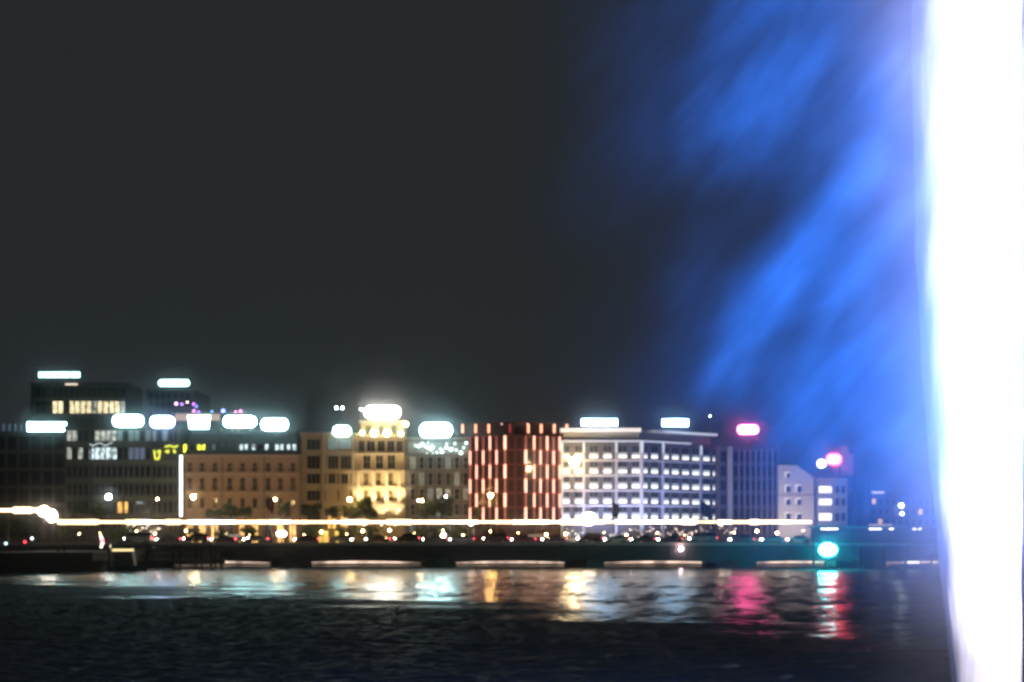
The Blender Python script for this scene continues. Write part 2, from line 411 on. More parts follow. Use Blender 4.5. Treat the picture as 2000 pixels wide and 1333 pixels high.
# ------------------------------------------------------------------ roof signs
def roof_sign(px0, px1, py0, py1, Y, col, strength, label, base, blocks=1, taper=0.0, panel_name='lit_panel', gap=0.15, pinch=None):
    x0, x1 = PX(px0, Y), PX(px1, Y); z1, z0 = PZ(py0, Y), PZ(py1, Y)
    t = thing('roof_sign', ((x0 + x1) / 2, Y, base), label, 'roof sign', 'lit signs on the quay roofs')
    mname = 'sign_%d_%d' % (px0, py0)
    m = glow(mname, col, strength * 1.35)
    ws = pinch or [1] * blocks
    tot = sum(ws); u = x0
    for wgt in ws:
        u2 = u + (x1 - x0) * wgt / tot
        a, b = u + gap / 2, u2 - gap / 2
        if taper:
            MB().profile([(a, z1), (b, z1), (b - taper, z0), (a + taper, z0)], Y - 0.12, Y).build(panel_name, m, t)
        else:
            rr = min(0.46 * (z1 - z0), 0.46 * (b - a)) if blocks == 1 and not pinch else 0.15
            pts = []
            for cx, cz, q in ((a + rr, z0 + rr, 2), (b - rr, z0 + rr, 3), (b - rr, z1 - rr, 0), (a + rr, z1 - rr, 1)):
                for k in range(6):
                    g_ = math.pi / 2 * (q + k / 5); pts.append((cx + rr * math.cos(g_), cz + rr * math.sin(g_)))
            MB().profile(pts, Y - 0.12, Y).build(panel_name, m, t)
        u = u2
    MB().box(x0 + .5, x1 - .5, Y + 0.003, Y + 0.25, z0 + 0.1, z1 - 0.1).build('backing', DARK, t)
    for k in range(4):
        s = MB()
        x = x0 + (x1 - x0) * (0.08 + 0.28 * k)
        s.box(x - 0.06, x + 0.06, Y + 0.26, Y + 0.38, base, z1 - 0.2)
        s.tube((x, Y + 0.32, z0), (x, Y + 1.5, base), 0.04, n=6)
        s.build('bracing', DARK, t)
    return t
CW = (0.55, 0.98, 1.0); BW = (0.70, 0.86, 1.0); WW = (1.0, 0.95, 0.84)

# ------------------------------------------------------------------ buildings
FY = 300.0
FRONT = Face(0, FY, 0.0)
def B(name, label, px0, px1, Y=FY):
    return thing(name, (PX((px0 + px1) / 2, Y), Y, QZ), label, 'building', 'buildings along the quay')
def body(root, px0, px1, pytop, Y, m, depth=18, name='wall', inset=0.0, z0=None):
    x0, x1 = PX(px0, Y), PX(px1, Y)
    return MB().box(x0 + 0.01, x1 - 0.01, Y, Y + depth, QZ + 0.02 if z0 is None else z0, PZ(pytop, Y)).build(name, m, root)
def band(root, face, px0, px1, py0, py1, m, name, out=0.2, ref=None):
    ref = (px0 + px1) / 2 if ref is None else ref
    b = MB(); face.box(b, face.U(px0), face.U(px1), face.Z(py1, ref), face.Z(py0, ref), out, -0.003)
    return b.build(name, m, root)

# lit window panes
LIT_Y = glow('lit_yellow_window', (1.0, 0.86, 0.50), 1.3, False, 0.7, 1.2)
LIT_W = glow('lit_white_window', (0.95, 1.0, 0.85), 0.55, False, 0.9, 1.2)
LIT_C = glow('lit_cool_window', (0.75, 0.95, 1.0), 1.4, False, 0.97, 1.6)
LIT_A = glow('lit_amber_window', (1.0, 0.52, 0.10), 1.3, False, 0.5, 1.0)
SHOP = glow('lit_shopfront', (1.0, 0.56, 0.16), 1.7, True, 0.6, 0.8)
LIT_B = glow('lit_blue_window', (0.2, 0.35, 0.8), 0.25, False, 0.9, 2.0)
LIT_T = glow('lit_teal_window', (0.35, 0.7, 0.7), 0.22, False, 0.9, 2.0)
LIT_N = glow('lit_neon_yellow_window', (0.95, 1.0, 0.05), 2.2, False, 0.6, 2.0)

# --- dark tower behind, with a row of lit windows
t = B('tower_block', 'tall dark tower block behind the left quay with one row of yellow lit windows', 60, 245, 380)
tw = mat('tower_cladding', (0.09, 0.09, 0.095), 0.7)
body(t, 60, 245, 748, 380, tw)
f = Face(0, 380, 0)
for i, px in enumerate(range(70, 238, 11)):
    lit = px >= 100
    window(t, f, px, px + 9.5, 784, 808, tw, (LIT_Y if i % 5 else LIT_W) if lit and i != 5 else PANE, bars=0, bw=0.06)
for i, px in enumerate(range(70, 238, 11)):
    window(t, f, px, px + 9.5, 757, 776, tw, PANE, bars=0, bw=0.06)
for py in (752, 779, 812):
    band(t, f, 60, 245, py, py + 3, mat('tower_spandrel', (0.11, 0.11, 0.115)), 'spandrel', 0.25)
MB().box(PX(128, 380), PX(152, 380), 379.6, 379.9, PZ(752.5, 380), PZ(750, 380)).build('roof_lamp', glow('warm_dim', (1, .8, .6), 1.5), t)
roof_sign(75, 157, 727, 738, 382, CW, 2.6, 'slim pale cyan sign on the tall tower, highest and leftmost of the roof signs', PZ(748, 380), pinch=[0.14, 0.62, 0.24])
t = B('tower_block', 'dark slab tower behind the left quay carrying a high slim white sign', 285, 380, 370)
body(t, 285, 380, 762, 370, tw)
f = Face(0, 370, 0)
for r_ in range(3):
    for px in range(290, 372, 12):
        window(t, f, px, px + 10, 768 + r_ * 17, 780 + r_ * 17, tw, PANE, bars=0, bw=0.06)
roof_sign(309, 371, 742, 755, 372, CW, 4.0, 'slim white sign high on the dark slab tower above the hotel corner', PZ(762, 370))

# --- B1 dark curtain wall at the far left
t = B('office_building', 'dark curtain wall office at the far left with thin vertical mullions', -60, 126)
b1 = mat('dark_cladding', (0.09, 0.075, 0.075), 0.7)
body(t, -60, 126, 848, FY, b1)
for r_, (a, b) in enumerate(((852, 880), (885, 915), (920, 949), (954, 984), (990, 1020), (1025, 1052))):
    for px in range(-56, 124, 23):
        window(t, FRONT, px + 0.7, px + 21.5, a, b, mat('mullion', (0.16, 0.12, 0.115), 0.5), PANE, bars=0, bw=0.09)
for py in (881, 916, 950.5, 985.5):
    band(t, FRONT, -60, 126, py, py + 2.5, b1, 'floor_band', 0.16)
for k, px in enumerate((6, 18, 29, 41)):
    MB().box(PX(px, 303), PX(px + 1.6, 303), 303, 303.1, PZ(842, 303), PZ(829, 303)).build('terrace_post_light', glow('blue_post_light', (0.15, 0.35, 0.6), 0.5), t)
MB().box(PX(-60, 302), PX(126, 302), 302, 310, PZ(848, 302) + 0.003, PZ(844, 302)).build('roof_parapet', b1, t)
roof_sign(53, 130, 825, 843, 301, CW, 9, 'wide cyan white sign on the roof of the far left dark office', PZ(848, 300), blocks=2, gap=0.1)

# --- B2 dark banded office
t = B('office_building', 'dark grey green office with horizontal window bands left of the hotel', 126, 350)
b2 = mat('green_grey_cladding', (0.08, 0.085, 0.07), 0.75)
b2s = mat('green_grey_spandrel', (0.13, 0.135, 0.11), 0.75)
body(t, 126, 350, 836, FY, b2)
rows = ((841, 862), (874, 898), (910, 933), (945, 968), (980, 1003), (1013, 1036))
for r_, (a, b) in enumerate(rows):
    for px in range(130, 346, 11):
        c = px + 5
        p = PANE
        if r_ == 0:
            if 133 < c < 153: p = LIT_W
            elif 184 < c < 226: p = LIT_W
            elif 226 < c < 330: p = LIT_T if (px // 11) % 3 else PANE
        elif r_ == 1:
            if 133 < c < 146 or 151 < c < 163: p = LIT_W
            elif 172 < c < 228: p = LIT_C
            elif 246 < c < 280: p = LIT_B
        elif r_ == 4:
            if 229 < c < 256: p = LIT_A
        window(t, FRONT, px + 0.5, px + 10.3, a, b, mat('grey_frame', (0.16, 0.16, 0.15), 0.5), p, bars=0, bw=0.07)
for py in (865, 901, 936, 971, 1006):
    band(t, FRONT, 126, 350, py, py + 5, b2s, 'spandrel', 0.22)
for px in (126.5, 177, 240, 296, 345):
    MB().box(PX(px, FY), PX(px + 3, FY), FY - 0.35, FY - 0.003, QZ + 0.02, PZ(836, FY)).build('pilaster', b2, t)
MB().box(PX(124, FY), PX(352, FY), FY - 0.5, FY + 14, PZ(836, FY) + 0.003, PZ(832, FY)).build('roof_slab', b2, t)
sp_ = MB()
for k in range(11):
    sp_.ball((PX(176 + k * 4.2, 299.4), 299.4, PZ(868 + 3 * math.sin(k * 1.1), 299.4)), 0.12, 6, 4)
tw_ = thing('fairy_lights', (PX(197, 299.4), 299.4, PZ(870, 300)), 'short string of cool fairy lights across a lit window of the dark banded office', 'fairy lights')
sp_.build('bulb_string', glow('cool_bulbs', (0.8, 0.95, 1.0), 2, False), tw_)
roof_sign(220, 281, 811, 834, 299.4, CW, 18, 'leftmost of three big white signs above the dark banded office, apart from the others', PZ(832, 300), gap=0.1)
roof_sign(293, 341, 813, 836, 299.4, (0.42, 0.62, 1.0), 20, 'bluish white square sign left of the hotel corner on the dark banded office', PZ(832, 300), gap=0.1)
ns = thing('neon_sign', (PX(322, 299), 299.3, PZ(900, 299)), 'yellow neon scribble sign hung on the dark banded office beside the hotel', 'neon sign')
NEON = glow('yellow_neon', (0.95, 1.0, 0.03), 1.3, False)
for pts in ([(301, 880), (303, 897), (310, 897), (313, 880), (306, 884)], [(322, 873), (332, 871), (340, 874), (348, 871)], [(322, 883), (330, 880), (327, 886)], [(338, 879), (343, 883), (339, 885)]):
    m_ = MB()
    for (a, b), (c, d) in zip(pts[:-1], pts[1:]):
        m_.tube((PX(a, 299.3), 299.3, PZ(b, 299.3)), (PX(c, 299.3), 299.3, PZ(d, 299.3)), 0.17, n=6)
    m_.build('neon_tube', NEON, ns)
MB().box(PX(300, 299.5), PX(349, 299.5), 299.55, 299.75, PZ(899, 299.5), PZ(868, 299.5)).build('backing', DARK, ns)

# --- corner light strip between office and hotel
cs = thing('corner_light', (PX(354, 299), 299, QZ), 'tall vertical white light strip on the corner between office and hotel', 'light strip')
CSM = glow('white_strip', (0.85, 1.0, 0.97), 4.5)
for k in range(4):
    a = 890 + k * 30; MB().box(PX(351.5, 299), PX(356, 299), 298.8, 299.0, PZ(a + 28.8, 299), PZ(a, 299)).build('lit_tube', CSM, cs)
MB().box(PX(350.5, 299), PX(357, 299), 299.003, 299.4, QZ + 0.02, PZ(888, 299)).build('channel', DARK, cs)

# --- B3 brown stone hotel with mansard
t = B('hotel', 'brown stone hotel with three rows of tall windows and a dark mansard roof', 356, 586)
st = mat('warm_stone', (0.40, 0.275, 0.20), 0.85, 0.25, 0.6, bump=0.3)
st2 = mat('pale_warm_stone', (0.48, 0.345, 0.26), 0.85, 0.2, 1.0)
slate = mat('slate', (0.07, 0.07, 0.08), 0.6, 0.4, 1.2)
body(t, 358.5, 586, 892, FY, st)
x0, x1 = PX(357, FY), PX(588, FY)
MB().box(x0, x1, FY - 0.8, FY + 18, PZ(892, FY) + 0.003, PZ(888.5, FY)).build('cornice', st2, t)
MB().add([(x0 + .3, FY + .2, PZ(888.4, FY)), (x1 - .3, FY + .2, PZ(888.4, FY)), (x1 - .3, FY + 17, PZ(888.4, FY)), (x0 + .3, FY + 17, PZ(888.4, FY)),
          (x0 + 1.2, FY + 1.9, PZ(846, FY)), (x1 - 1.2, FY + 1.9, PZ(846, FY)), (x1 - 1.2, FY + 15, PZ(846, FY)), (x0 + 1.2, FY + 15, PZ(846, FY))],
         [(0, 1, 5, 4), (1, 2, 6, 5), (2, 3, 7, 6), (3, 0, 4, 7), (4, 5, 6, 7), (3, 2, 1, 0)]).build('mansard_roof', slate, t)
MB().box(x0 + 1.3, x1 - 1.3, FY + 2.0, FY + 14, PZ(845.8, FY), PZ(840, FY)).build('roof_slab', slate, t)
cols = (371, 395, 420, 449, 474, 498, 524, 548, 572)
sur = mat('stone_surround', (0.44, 0.31, 0.235), 0.8)
for r_, (a, b, hw) in enumerate(((903, 923, 5.6), (932, 960, 5.8), (972, 994, 5.6))):
    for px in cols:
        wn = window(t, FRONT, px - hw, px + hw, a, b, sur, PANE, bars=1, cross=1 if r_ < 2 else 0, sill=st2, proud=0.24, bw=0.16)
        if r_ in (0, 1):
            u = FRONT.U(px); z = PZ(b, FY)
            m_ = MB()
            m_.box(-0.95, 0.95, -0.75, -0.70, 0.78, 0.84); m_.box(-0.95, 0.95, -0.75, -0.70, -0.02, 0.04)
            for q in range(9): m_.box(-0.94 + q * 0.23, -0.90 + q * 0.23, -0.745, -0.705, 0.04, 0.78)
            key = ('balc',)
            me = _mesh(key, lambda: m_.mesh('balcony', mat('black_iron', (0.03, 0.03, 0.03), 0.5)))
            o = bpy.data.objects.new('balcony', me); COL.objects.link(o); o.parent = t
            o.location = Vector((u, FY, z)) - t.location
for px in cols:                                         # arcade openings at street level
    window(t, FRONT, px - 8, px + 8, 1024, 1066, sur, SHOP if px not in (449, 524) else PANE, bars=1, cross=0, name='shopfront', proud=0.24, bw=0.2)
for py, o_ in ((925, 0.35), (963, 0.25), (998, 0.45)):
    band(t, FRONT, 358.5, 586, py, py + 2.2, st2, 'string_course', o_)
for px in (357.6, 432, 514, 584):
    MB().box(PX(px, FY), PX(px + 3.4, FY), FY - 0.28, FY - 0.003, QZ + 0.02, PZ(892.2, FY)).build('pilaster', mat('dark_quoin', (0.26, 0.2, 0.16), 0.85), t)
f3 = Face(0, FY + 0.6, 0)
dorm = mat('dormer_frame', (0.10, 0.10, 0.11), 0.6)
lits = {362: LIT_N, 389: LIT_N, 398: LIT_N, 418: LIT_B, 471: LIT_C, 481: LIT_C, 496: LIT_C, 521: LIT_C, 541: LIT_C, 551: LIT_C, 564: LIT_C, 575: LIT_C, 375: PANE, 435: PANE, 450: PANE, 508: PANE}
for px, p in lits.items():
    window(t, f3, px - 4.4, px + 4.4, 867, 886, dorm, p, bars=0, name='dormer_window', proud=0.3, bw=0.14)
for px in (433, 454, 466, 488, 510):                    # chimneys standing behind the mansard
    MB().box(PX(px - 2, 303), PX(px + 3, 303), 302.6, 304.5, PZ(847, 303), PZ(838, 303)).build('chimney', st2, t)
hb = PZ(840, FY)
roof_sign(367, 411, 812, 838, 302.5, CW, 13, 'tapering white sign above the left end of the brown hotel', hb, taper=0.35, gap=0.05)
roof_sign(436, 501, 813, 835, 302.5, CW, 20, 'broad white sign above the middle of the brown hotel', hb, gap=0.1)
roof_sign(510, 563, 818, 841, 302.5, CW, 20, 'white sign above the right end of the brown hotel', hb, gap=0.1)
# roof bar behind with coloured party lights
rb = B('roof_bar', 'roof terrace bar with a peach lit fascia and purple lamps behind the hotel signs', 343, 480, 325)
body(rb, 343, 480, 822, 325, tw, 12)
MB().box(PX(343, 325), PX(430, 325), 324.6, 324.9, PZ(822, 325), PZ(809, 325)).build('fascia', glow('peach_fascia', (1.0, 0.62, 0.42), 0.45), rb)
MB().box(PX(343, 325), PX(480, 325), 324.9, 330, PZ(808, 325), PZ(806, 325)).build('terrace_slab', STEEL, rb)
for i, (px, py, c, r) in enumerate(((344, 789, (1, .5, .8), .45), (355, 790, (.35, .15, 1), .4), (366, 786, (1, .8, .6), .3), (378, 790, (.5, .1, 1), .4), (384, 794, (.2, .3, 1), .3),
                              (379, 803, (1, .2, .8), .4), (388, 805, (.5, .2, 1), .3), (414, 804, (.1, .4, 1), .3), (436, 803, (.25, .3, 1), .6), (460, 805, (1, .15, .6), .35), (470, 804, (1, .2, .5), .5))):
    m_ = glow('party_lamp_%d' % i, c, 4.0); mb_ = MB(); x_, z_ = PX(px, 325.5), PZ(py, 325.5)
    mb_.ball((x_, 325.5, z_), r * 0.8, 8, 5); o = mb_.build('party_lamp', m_, rb)
pl = MB()
for px in (344, 355, 366, 378, 384, 414, 436, 460, 470): pl.tube((PX(px, 326), 326.2, PZ(808, 326)), (PX(px, 326), 326.2, PZ(788, 326)), 0.06, n=5)
pl.build('lamp_pole', DARK, rb)

# --- B4 beige building
t = B('apartment_building', 'beige stone building between the hotel and the floodlit palace, lit amber from below', 588, 695)
bg_ = mat('beige_stone', (0.46, 0.37, 0.25), 0.85, 0.2, 0.7, bump=0.3)
bg2 = mat('pale_beige_stone', (0.52, 0.43, 0.31), 0.85, 0.2, 1.2)
body(t, 588, 631, 852, FY + 1.5, bg_)
body(t, 630, 695, 849, FY, bg_)
f4 = Face(0, FY + 1.5, 0); fr4 = mat('beige_frame', (0.36, 0.29, 0.2), 0.7)
for (a, b) in ((858, 880), (890, 917), (925, 946), (958, 979), (1000, 1040)):
    window(t, f4, 599, 626, a, b, fr4, PANE, bars=2, cross=0, sill=bg2, proud=0.2, bw=0.12)
for (px0, px1) in ((640, 662), (664.5, 687)):
    for i, (a, b) in enumerate(((856, 879), (890, 917))):
        window(t, FRONT, px0, px1, a, b, fr4, LIT_T if i == 0 else PANE, bars=2, proud=0.2, bw=0.14)
for px0, px1 in ((641, 656), (666, 681)):
    window(t, FRONT, px0, px1, 925, 946, fr4, PANE, bars=1, sill=bg2, proud=0.2, bw=0.14)
for a, b in ((925, 946), (957, 979)):
    for px in (635, 660.8, 686):
        window(t, FRONT, px - 1.8, px + 1.8, a, b, fr4, PANE, bars=0, name='slit_window', proud=0.15, bw=0.07)
for px0, px1 in ((640, 657), (665, 682)):
    window(t, FRONT, px0, px1, 1006, 1050, fr4, LIT_A, bars=1, name='shopfront', proud=0.2)
for py in (883, 919.5, 950, 984):
    band(t, FRONT, 630, 695, py, py + 2.6, bg2, 'string_course', 0.3)
for px in (630.3, 689):
    MB().box(PX(px, FY), PX(px + 3.2, FY), FY - 0.35, FY - 0.003, QZ + 0.02, PZ(851, FY)).build('pilaster', bg2, t)
MB().box(PX(587, FY), PX(697, FY), FY - 0.5, FY + 16, PZ(849, FY) + 0.003, PZ(845.5, FY)).build('cornice', bg2, t)
roof_sign(650, 686, 832, 853, 299.3, CW, 14, 'small round cornered white sign on the beige building left of the palace', PZ(845.5, 300), gap=0.1)

# --- B5 floodlit palace
t = B('palace', 'classical cream palace with floodlit pilasters and a glaring crown sign', 695, 791)
cr = mat('cream_stone', (0.58, 0.47, 0.30), 0.8, 0.2, 0.8, bump=0.25)
cr2 = mat('pale_cream_stone', (0.66, 0.55, 0.38), 0.8, 0.15, 1.2)
body(t, 695.5, 790.5, 858, FY, cr)
MB().box(PX(693, FY), PX(793, FY), FY - 0.7, FY + 16, PZ(858, FY) + 0.003, PZ(853.5, FY)).build('cornice', cr2, t)
MB().box(PX(704, 304), PX(789, 304), 304, 312, PZ(853.4, 304), PZ(826, 304)).build('attic', cr, t)
MB().box(PX(702, 303), PX(791, 303), 302.2, 313, PZ(826, 303) + 0.003, PZ(822, 303)).build('attic_cornice', cr2, t)
for px in (708, 732.5, 757, 781):
    MB().tube((PX(px, 302.8), 302.8, PZ(853.4, 303)), (PX(px, 302.8), 302.8, PZ(826, 303)), 0.36, 0.3, 10).build('column', cr2, t, True)
for px in (714.5, 739, 763.5):
    window(t, Face(0, 304, 0), px, px + 11, 831, 850, cr2, PANE, bars=1, name='attic_window')
for px0, px1 in ((700, 713), (716, 733), (737, 752), (756, 771), (774, 787)):
    window(t, FRONT, px0, px1, 861, 883, cr, PANE, bars=1, name='loggia_window', proud=0.3)
for px0, px1 in ((708, 725.5), (732.5, 750), (756, 773.5)):
    window(t, FRONT, px0, px1, 888, 917, cr, PANE, bars=1, cross=1, proud=0.35, bw=0.16)
    window(t, FRONT, px0 + 1, px1 - 4.5, 923, 950, cr, glass('amber_tint_glass', (0.10, 0.06, 0.02)), bars=1, cross=1, sill=cr2, proud=0.35, bw=0.16)
    window(t, FRONT, px0 + 1, px1 - 4.5, 957, 980, cr, glass('amber_tint_glass'), bars=1, cross=1, sill=cr2, proud=0.35, bw=0.16)
for px in (753, 770):
    window(t, FRONT, px - 1.8, px + 1.8, 995, 1012, cr, PANE, bars=0, name='slit_window')
for py in (885, 919, 952.5, 983):
    band(t, FRONT, 695.5, 790.5, py, py + 2.6, cr2, 'string_course', 0.45)
for px in (698, 727, 752.5, 777):
    MB().box(PX(px, FY), PX(px + 5.5, FY), FY - 0.5, FY - 0.003, PZ(982.6, FY), PZ(921.8, FY)).build('pilaster', cr2, t)
def uplight(px, py, Y, watts, label, col=(1.0, 0.78, 0.42), r=0.14, tgt=(0, 2.2, 6.5), size=62):
    x, z = PX(px, Y), PZ(py, Y)
    u = thing('facade_uplight', (x, Y, z - 0.2), label, 'uplight', 'uplights on the palace facade')
    MB().tube((x, Y, z - 0.2), (x, Y, z), 0.16, 0.2).build('housing', DARK, u)
    MB().ball((x, Y, z + 0.02), r, 8, 5, 0.6).build('lens', glow('uplight_lens', (1, .8, .45), 30), u)
    l = spot('uplight_beam', (x, Y, z + 0.2), (x + tgt[0], Y + tgt[1], z + tgt[2]), watts, col, size, 0.8, 0.15)
    return l
for px, nm in ((700.5, 'left end of the palace'), (730, 'first bay of the palace'), (755, 'middle bay of the palace'), (780, 'right bay of the palace')):
    uplight(px, 996, FY - 2.4, 5000, 'small amber uplight on the ledge washing a pilaster, ' + nm)
for px, nm in ((712, 'left window'), (745, 'middle door'), (772, 'right corner')):
    uplight(px, 1026, FY - 2.2, 3500, 'street level uplight on the cream palace wall, ' + nm, (1.0, 0.80, 0.52))
YL = glow('yellow_white_lamp', (1.0, 0.93, 0.42), 22)
for px, nm in ((707.5, 'leftmost'), (731, 'second from left'), (756, 'third from left'), (783, 'rightmost')):
    x, z = PX(px, 301), PZ(846 if px < 760 else 848, 301)
    u = thing('roof_lamp', (x, 301, PZ(853.5, 301)), 'yellow white globe lamp on the palace cornice, %s of four' % nm, 'lamp', 'globe lamps on the palace cornice')
    MB().tube((x, 301, PZ(853.5, 301)), (x, 301, z - 0.4), 0.1).build('stem', STEEL, u)
    MB().ball((x, 301, z), 0.75 if 720 < px < 770 else 0.48, 10, 6).build('globe', YL, u, True)
globe_lamp(792, 829, 301, 0.55, glow('orb_lamp', (1.0, 0.72, 0.42), 25), 'single warm orb lamp on a stem at the right corner of the palace roof', PZ(853.5, 301), 'globe lamps on the palace cornice', 'roof_lamp')
roof_sign(712, 782, 794, 818, 303, WW, 45, 'largest and brightest warm white crown sign on top of the palace', PZ(822, 303), gap=0.1)

# --- B6 grey lattice building
t = B('office_building', 'grey office with a lattice of pale window frames and a lit roof terrace', 792, 917)
g6 = mat('grey_panel', (0.20, 0.20, 0.21), 0.7)
w6 = mat('pale_frame', (0.48, 0.44, 0.42), 0.6)
body(t, 792.5, 916.5, 858, FY, g6)
for r_, (a, b) in enumerate(((892, 917), (923, 949), (954, 977), (984, 1008), (1015, 1040))):
    for k in range(7):
        px = 797 + k * 17.2
        window(t, FRONT, px + 4, px + 15, a, b, w6, (PANE_B if (k * 3 + r_) % 4 else LIT_T) if r_ != 2 or k not in (3, 4) else LIT_W, bars=0, cross=1, proud=0.15, bw=0.12)
        window(t, FRONT, px - 1.6, px + 2.4, a + 1, b - 1, w6, PANE_B, bars=0, name='slit_window', proud=0.1, bw=0.06)
for py in (888, 919, 950, 979.5, 1010):
    band(t, FRONT, 792.5, 916.5, py, py + 2.4, g6, 'floor_band', 0.3)
for k in range(7):
    px = 797 + k * 17.2
    window(t, FRONT, px, px + 15, 864, 886, w6, LIT_T, bars=1, name='terrace_window', proud=0.1)
MB().box(PX(791.5, FY), PX(917.5, FY), FY - 0.6, FY + 15, PZ(858, FY) + 0.003, PZ(854.5, FY)).build('roof_slab', mat('roof_grey', (0.4, 0.4, 0.4)), t)
tl = thing('terrace_lights', (PX(860, 299), 299, PZ(888, 299)), 'scatter of cool white terrace bulbs below the roof of the grey lattice office', 'string lights')
tb = glow('terrace_bulb', (0.75, 1.0, 0.92), 4)
for k in range(34):
    px = random.uniform(800, 915) if k > 6 else 812 + k * 12
    py = random.uniform(864, 886); r = random.choice((0.12, 0.16, 0.22, 0.30)) * (1.25 if px > 880 else 1)
    MB().ball((PX(px, 299), 299 + random.uniform(-.2, .2), PZ(py, 299)), r, 8, 5).build('bulb', tb, tl)
MB().box(PX(796, 299), PX(916, 299), 299.32, 299.38, PZ(863.5, 299), PZ(862.5, 299)).build('cable', DARK, tl)
roof_sign(820, 883, 827, 855, 300.2, CW, 38, 'big oval looking white sign on the grey lattice office right of the palace', PZ(854.5, 300), gap=0.1)

# --- B7 red lit building (chamfered corner towards us)
t = thing('office_building', (PX(1005, 297), 297, QZ), 'dark red office lit by staggered orange vertical light fins', 'building', 'buildings along the quay')
r7 = mat('red_cladding', (0.11, 0.02, 0.028), 0.6, 0.2, 0.8)
XA, XB = PX(989, 296), PX(1024, 296)
aL, aR = R(-24), R(24)
fL = Face(XA, 296, aL); fC = Face(XA, 296, 0.0); fR = Face(XB, 296, aR)
uL = fL.U(916.5); uR = fR.U(1094)
pL = fL.pt(uL); pR = fR.pt(uR)
top7 = PZ(851, 296)
MB().prism([(XA, 296), (XB, 296), (pR.x, pR.y), (pR.x, pR.y + 14), (pL.x, pL.y + 14), (pL.x, pL.y)], QZ + 0.02, top7).build('wall', r7, t)
fl_y = (851, 879, 907, 935, 963, 991, 1019, 1047)
pan = mat('red_frame', (0.09, 0.017, 0.024), 0.5); rg = glass('red_dark_glass', (0.035, 0.02, 0.025))
def fin_rows(face, pxs, ref, wide=()):
    hz = [PZ(y, 296) for y in fl_y]
    for j, (px, par) in enumerate(pxs):
        u = face.U(px); ww = 0.17 if px in wide else 0.095
        for r_ in range(6):
            lit = (r_ % 2) == par
            m_ = FIN_HOT if lit else FIN_DIM
            b = MB(); b.box(u - ww * (1 if lit else .6), u + ww * (1 if lit else .6), -0.55, -0.12, hz[r_ + 1] + 0.06, hz[r_] - 0.06, face.M)
            b.build('light_fin', m_, t)
FIN_HOT = glow('hot_orange_fin', (1.0, 0.42, 0.30), 2.8)
FIN_DIM = glow('dim_red_fin', (1.0, 0.09, 0.07), 0.32)
left = [(919.5, 1), (932, 0), (945, 1), (958, 0), (971, 1), (987.5, 0)]
right = [(1025.5, 1), (1042, 0), (1054.5, 1), (1067.5, 0), (1080, 1), (1092, 0)]
fin_rows(fL, left, 988, (987.5,)); fin_rows(fR, right, 1025, (1025.5,))
for face, edges in ((fL, [919.5, 932, 945, 958, 971, 987.5]), (fC, [990, 1006.5, 1023]), (fR, [1025.5, 1042, 1054.5, 1067.5, 1080, 1092])):
    for r_ in range(7):
        for a, b in zip(edges[:-1], edges[1:]):
            window(t, face, a + 2.0, b - 2.0, fl_y[r_] + 2.5, fl_y[r_ + 1] - 1.5, pan, rg if not (face is fR and r_ in (1, 2, 3, 4) and b in (1042, 1054.5)) else PANE_B, bars=0, bw=0.08, proud=0.08, ref=1006)
hz = [PZ(y, 296) for y in fl_y]
for face, u0, u1 in ((fL, uL, -0.02), (fC, 0.02, XB - XA - 0.02), (fR, 0.02, uR)):
    for z in hz[1:]:
        b = MB(); b.box(u0, u1, -0.1, -0.003, z - 0.12, z + 0.12, face.M); b.build('floor_band', r7, t)
sb = [(PX(900, 306), 306), (PX(1006, 300), 300), (PX(1112, 306), 306), (PX(1112, 306), 318), (PX(900, 306), 318)]
MB().prism(sb, top7 + 0.004, PZ(826, 303)).build('setback_storey', mat('dark_red_cladding', (0.06, 0.015, 0.018), 0.6), t)
for px, m_ in ((903.5, 0), (929, 0), (954.5, 0), (996, 1), (1032, 0), (1057, 0), (1082.5, 0), (1107, 0)):
    yy = 306 - 6 * (1 - abs(px - 1006) / 106) - 0.4
    MB().box(PX(px, yy) - 0.24, PX(px, yy) + 0.24, yy - 0.15, yy, PZ(846, yy), PZ(829, yy)).build('light_fin', (glow('warm_fin', (1.0, 0.42, 0.24), 2.2), FIN_DIM)[m_], t)
rl = MB()
for px in (980, 1016, 1030): rl.ball((PX(px, 300), 301, PZ(828, 300)), 0.16, 6, 4)
rl.build('roof_beacon', glow('pale_red_lamp', (1, .6, .5), 2.5), t)

# --- B8 white lined office with a corner
t = thing('office_building', (PX(1253, 298), 298, QZ), 'modern office with rows of white blinds and pale frame lines on two faces', 'building', 'buildings along the quay')
XC = PX(1253, 298); a8 = R(36)
gL = Face(XC, 298, R(3)); gR = Face(XC, 298, a8)
gL = Face(XC, 298, R(-2))
u8L = gL.U(1096); u8R = gR.U(1403)
q0 = gL.pt(u8L); q1 = gR.pt(u8R)
d8 = mat('dark_panel', (0.11, 0.11, 0.14), 0.5); w8 = mat('white_frame', (0.62, 0.62, 0.68), 0.5)
plan = [(q0.x, q0.y), (XC, 298), (q1.x, q1.y), (q1.x, q1.y + 12), (q0.x, q0.y + 24)]
MB().prism(plan, QZ + 0.02, PZ(862, 298)).build('wall', d8, t)
MB().prism([(q0.x + .5, q0.y + 1.5), (XC - .3, 299.6), (q1.x - 1.5, q1.y + .8), (q1.x - 1.5, q1.y + 11), (q0.x + .5, q0.y + 22)], PZ(862, 298) + 0.003, PZ(845, 298)).build('penthouse', mat('pale_panel', (0.42, 0.42, 0.46), 0.6), t)
ps = MB(); ps.box(u8L - 0.2, -0.15, -0.9, 8, PZ(844.5, 298), PZ(836.5, 298), gL.M); ps.build('roof_slab', mat('white_slab', (0.75, 0.74, 0.72), 0.6), t)
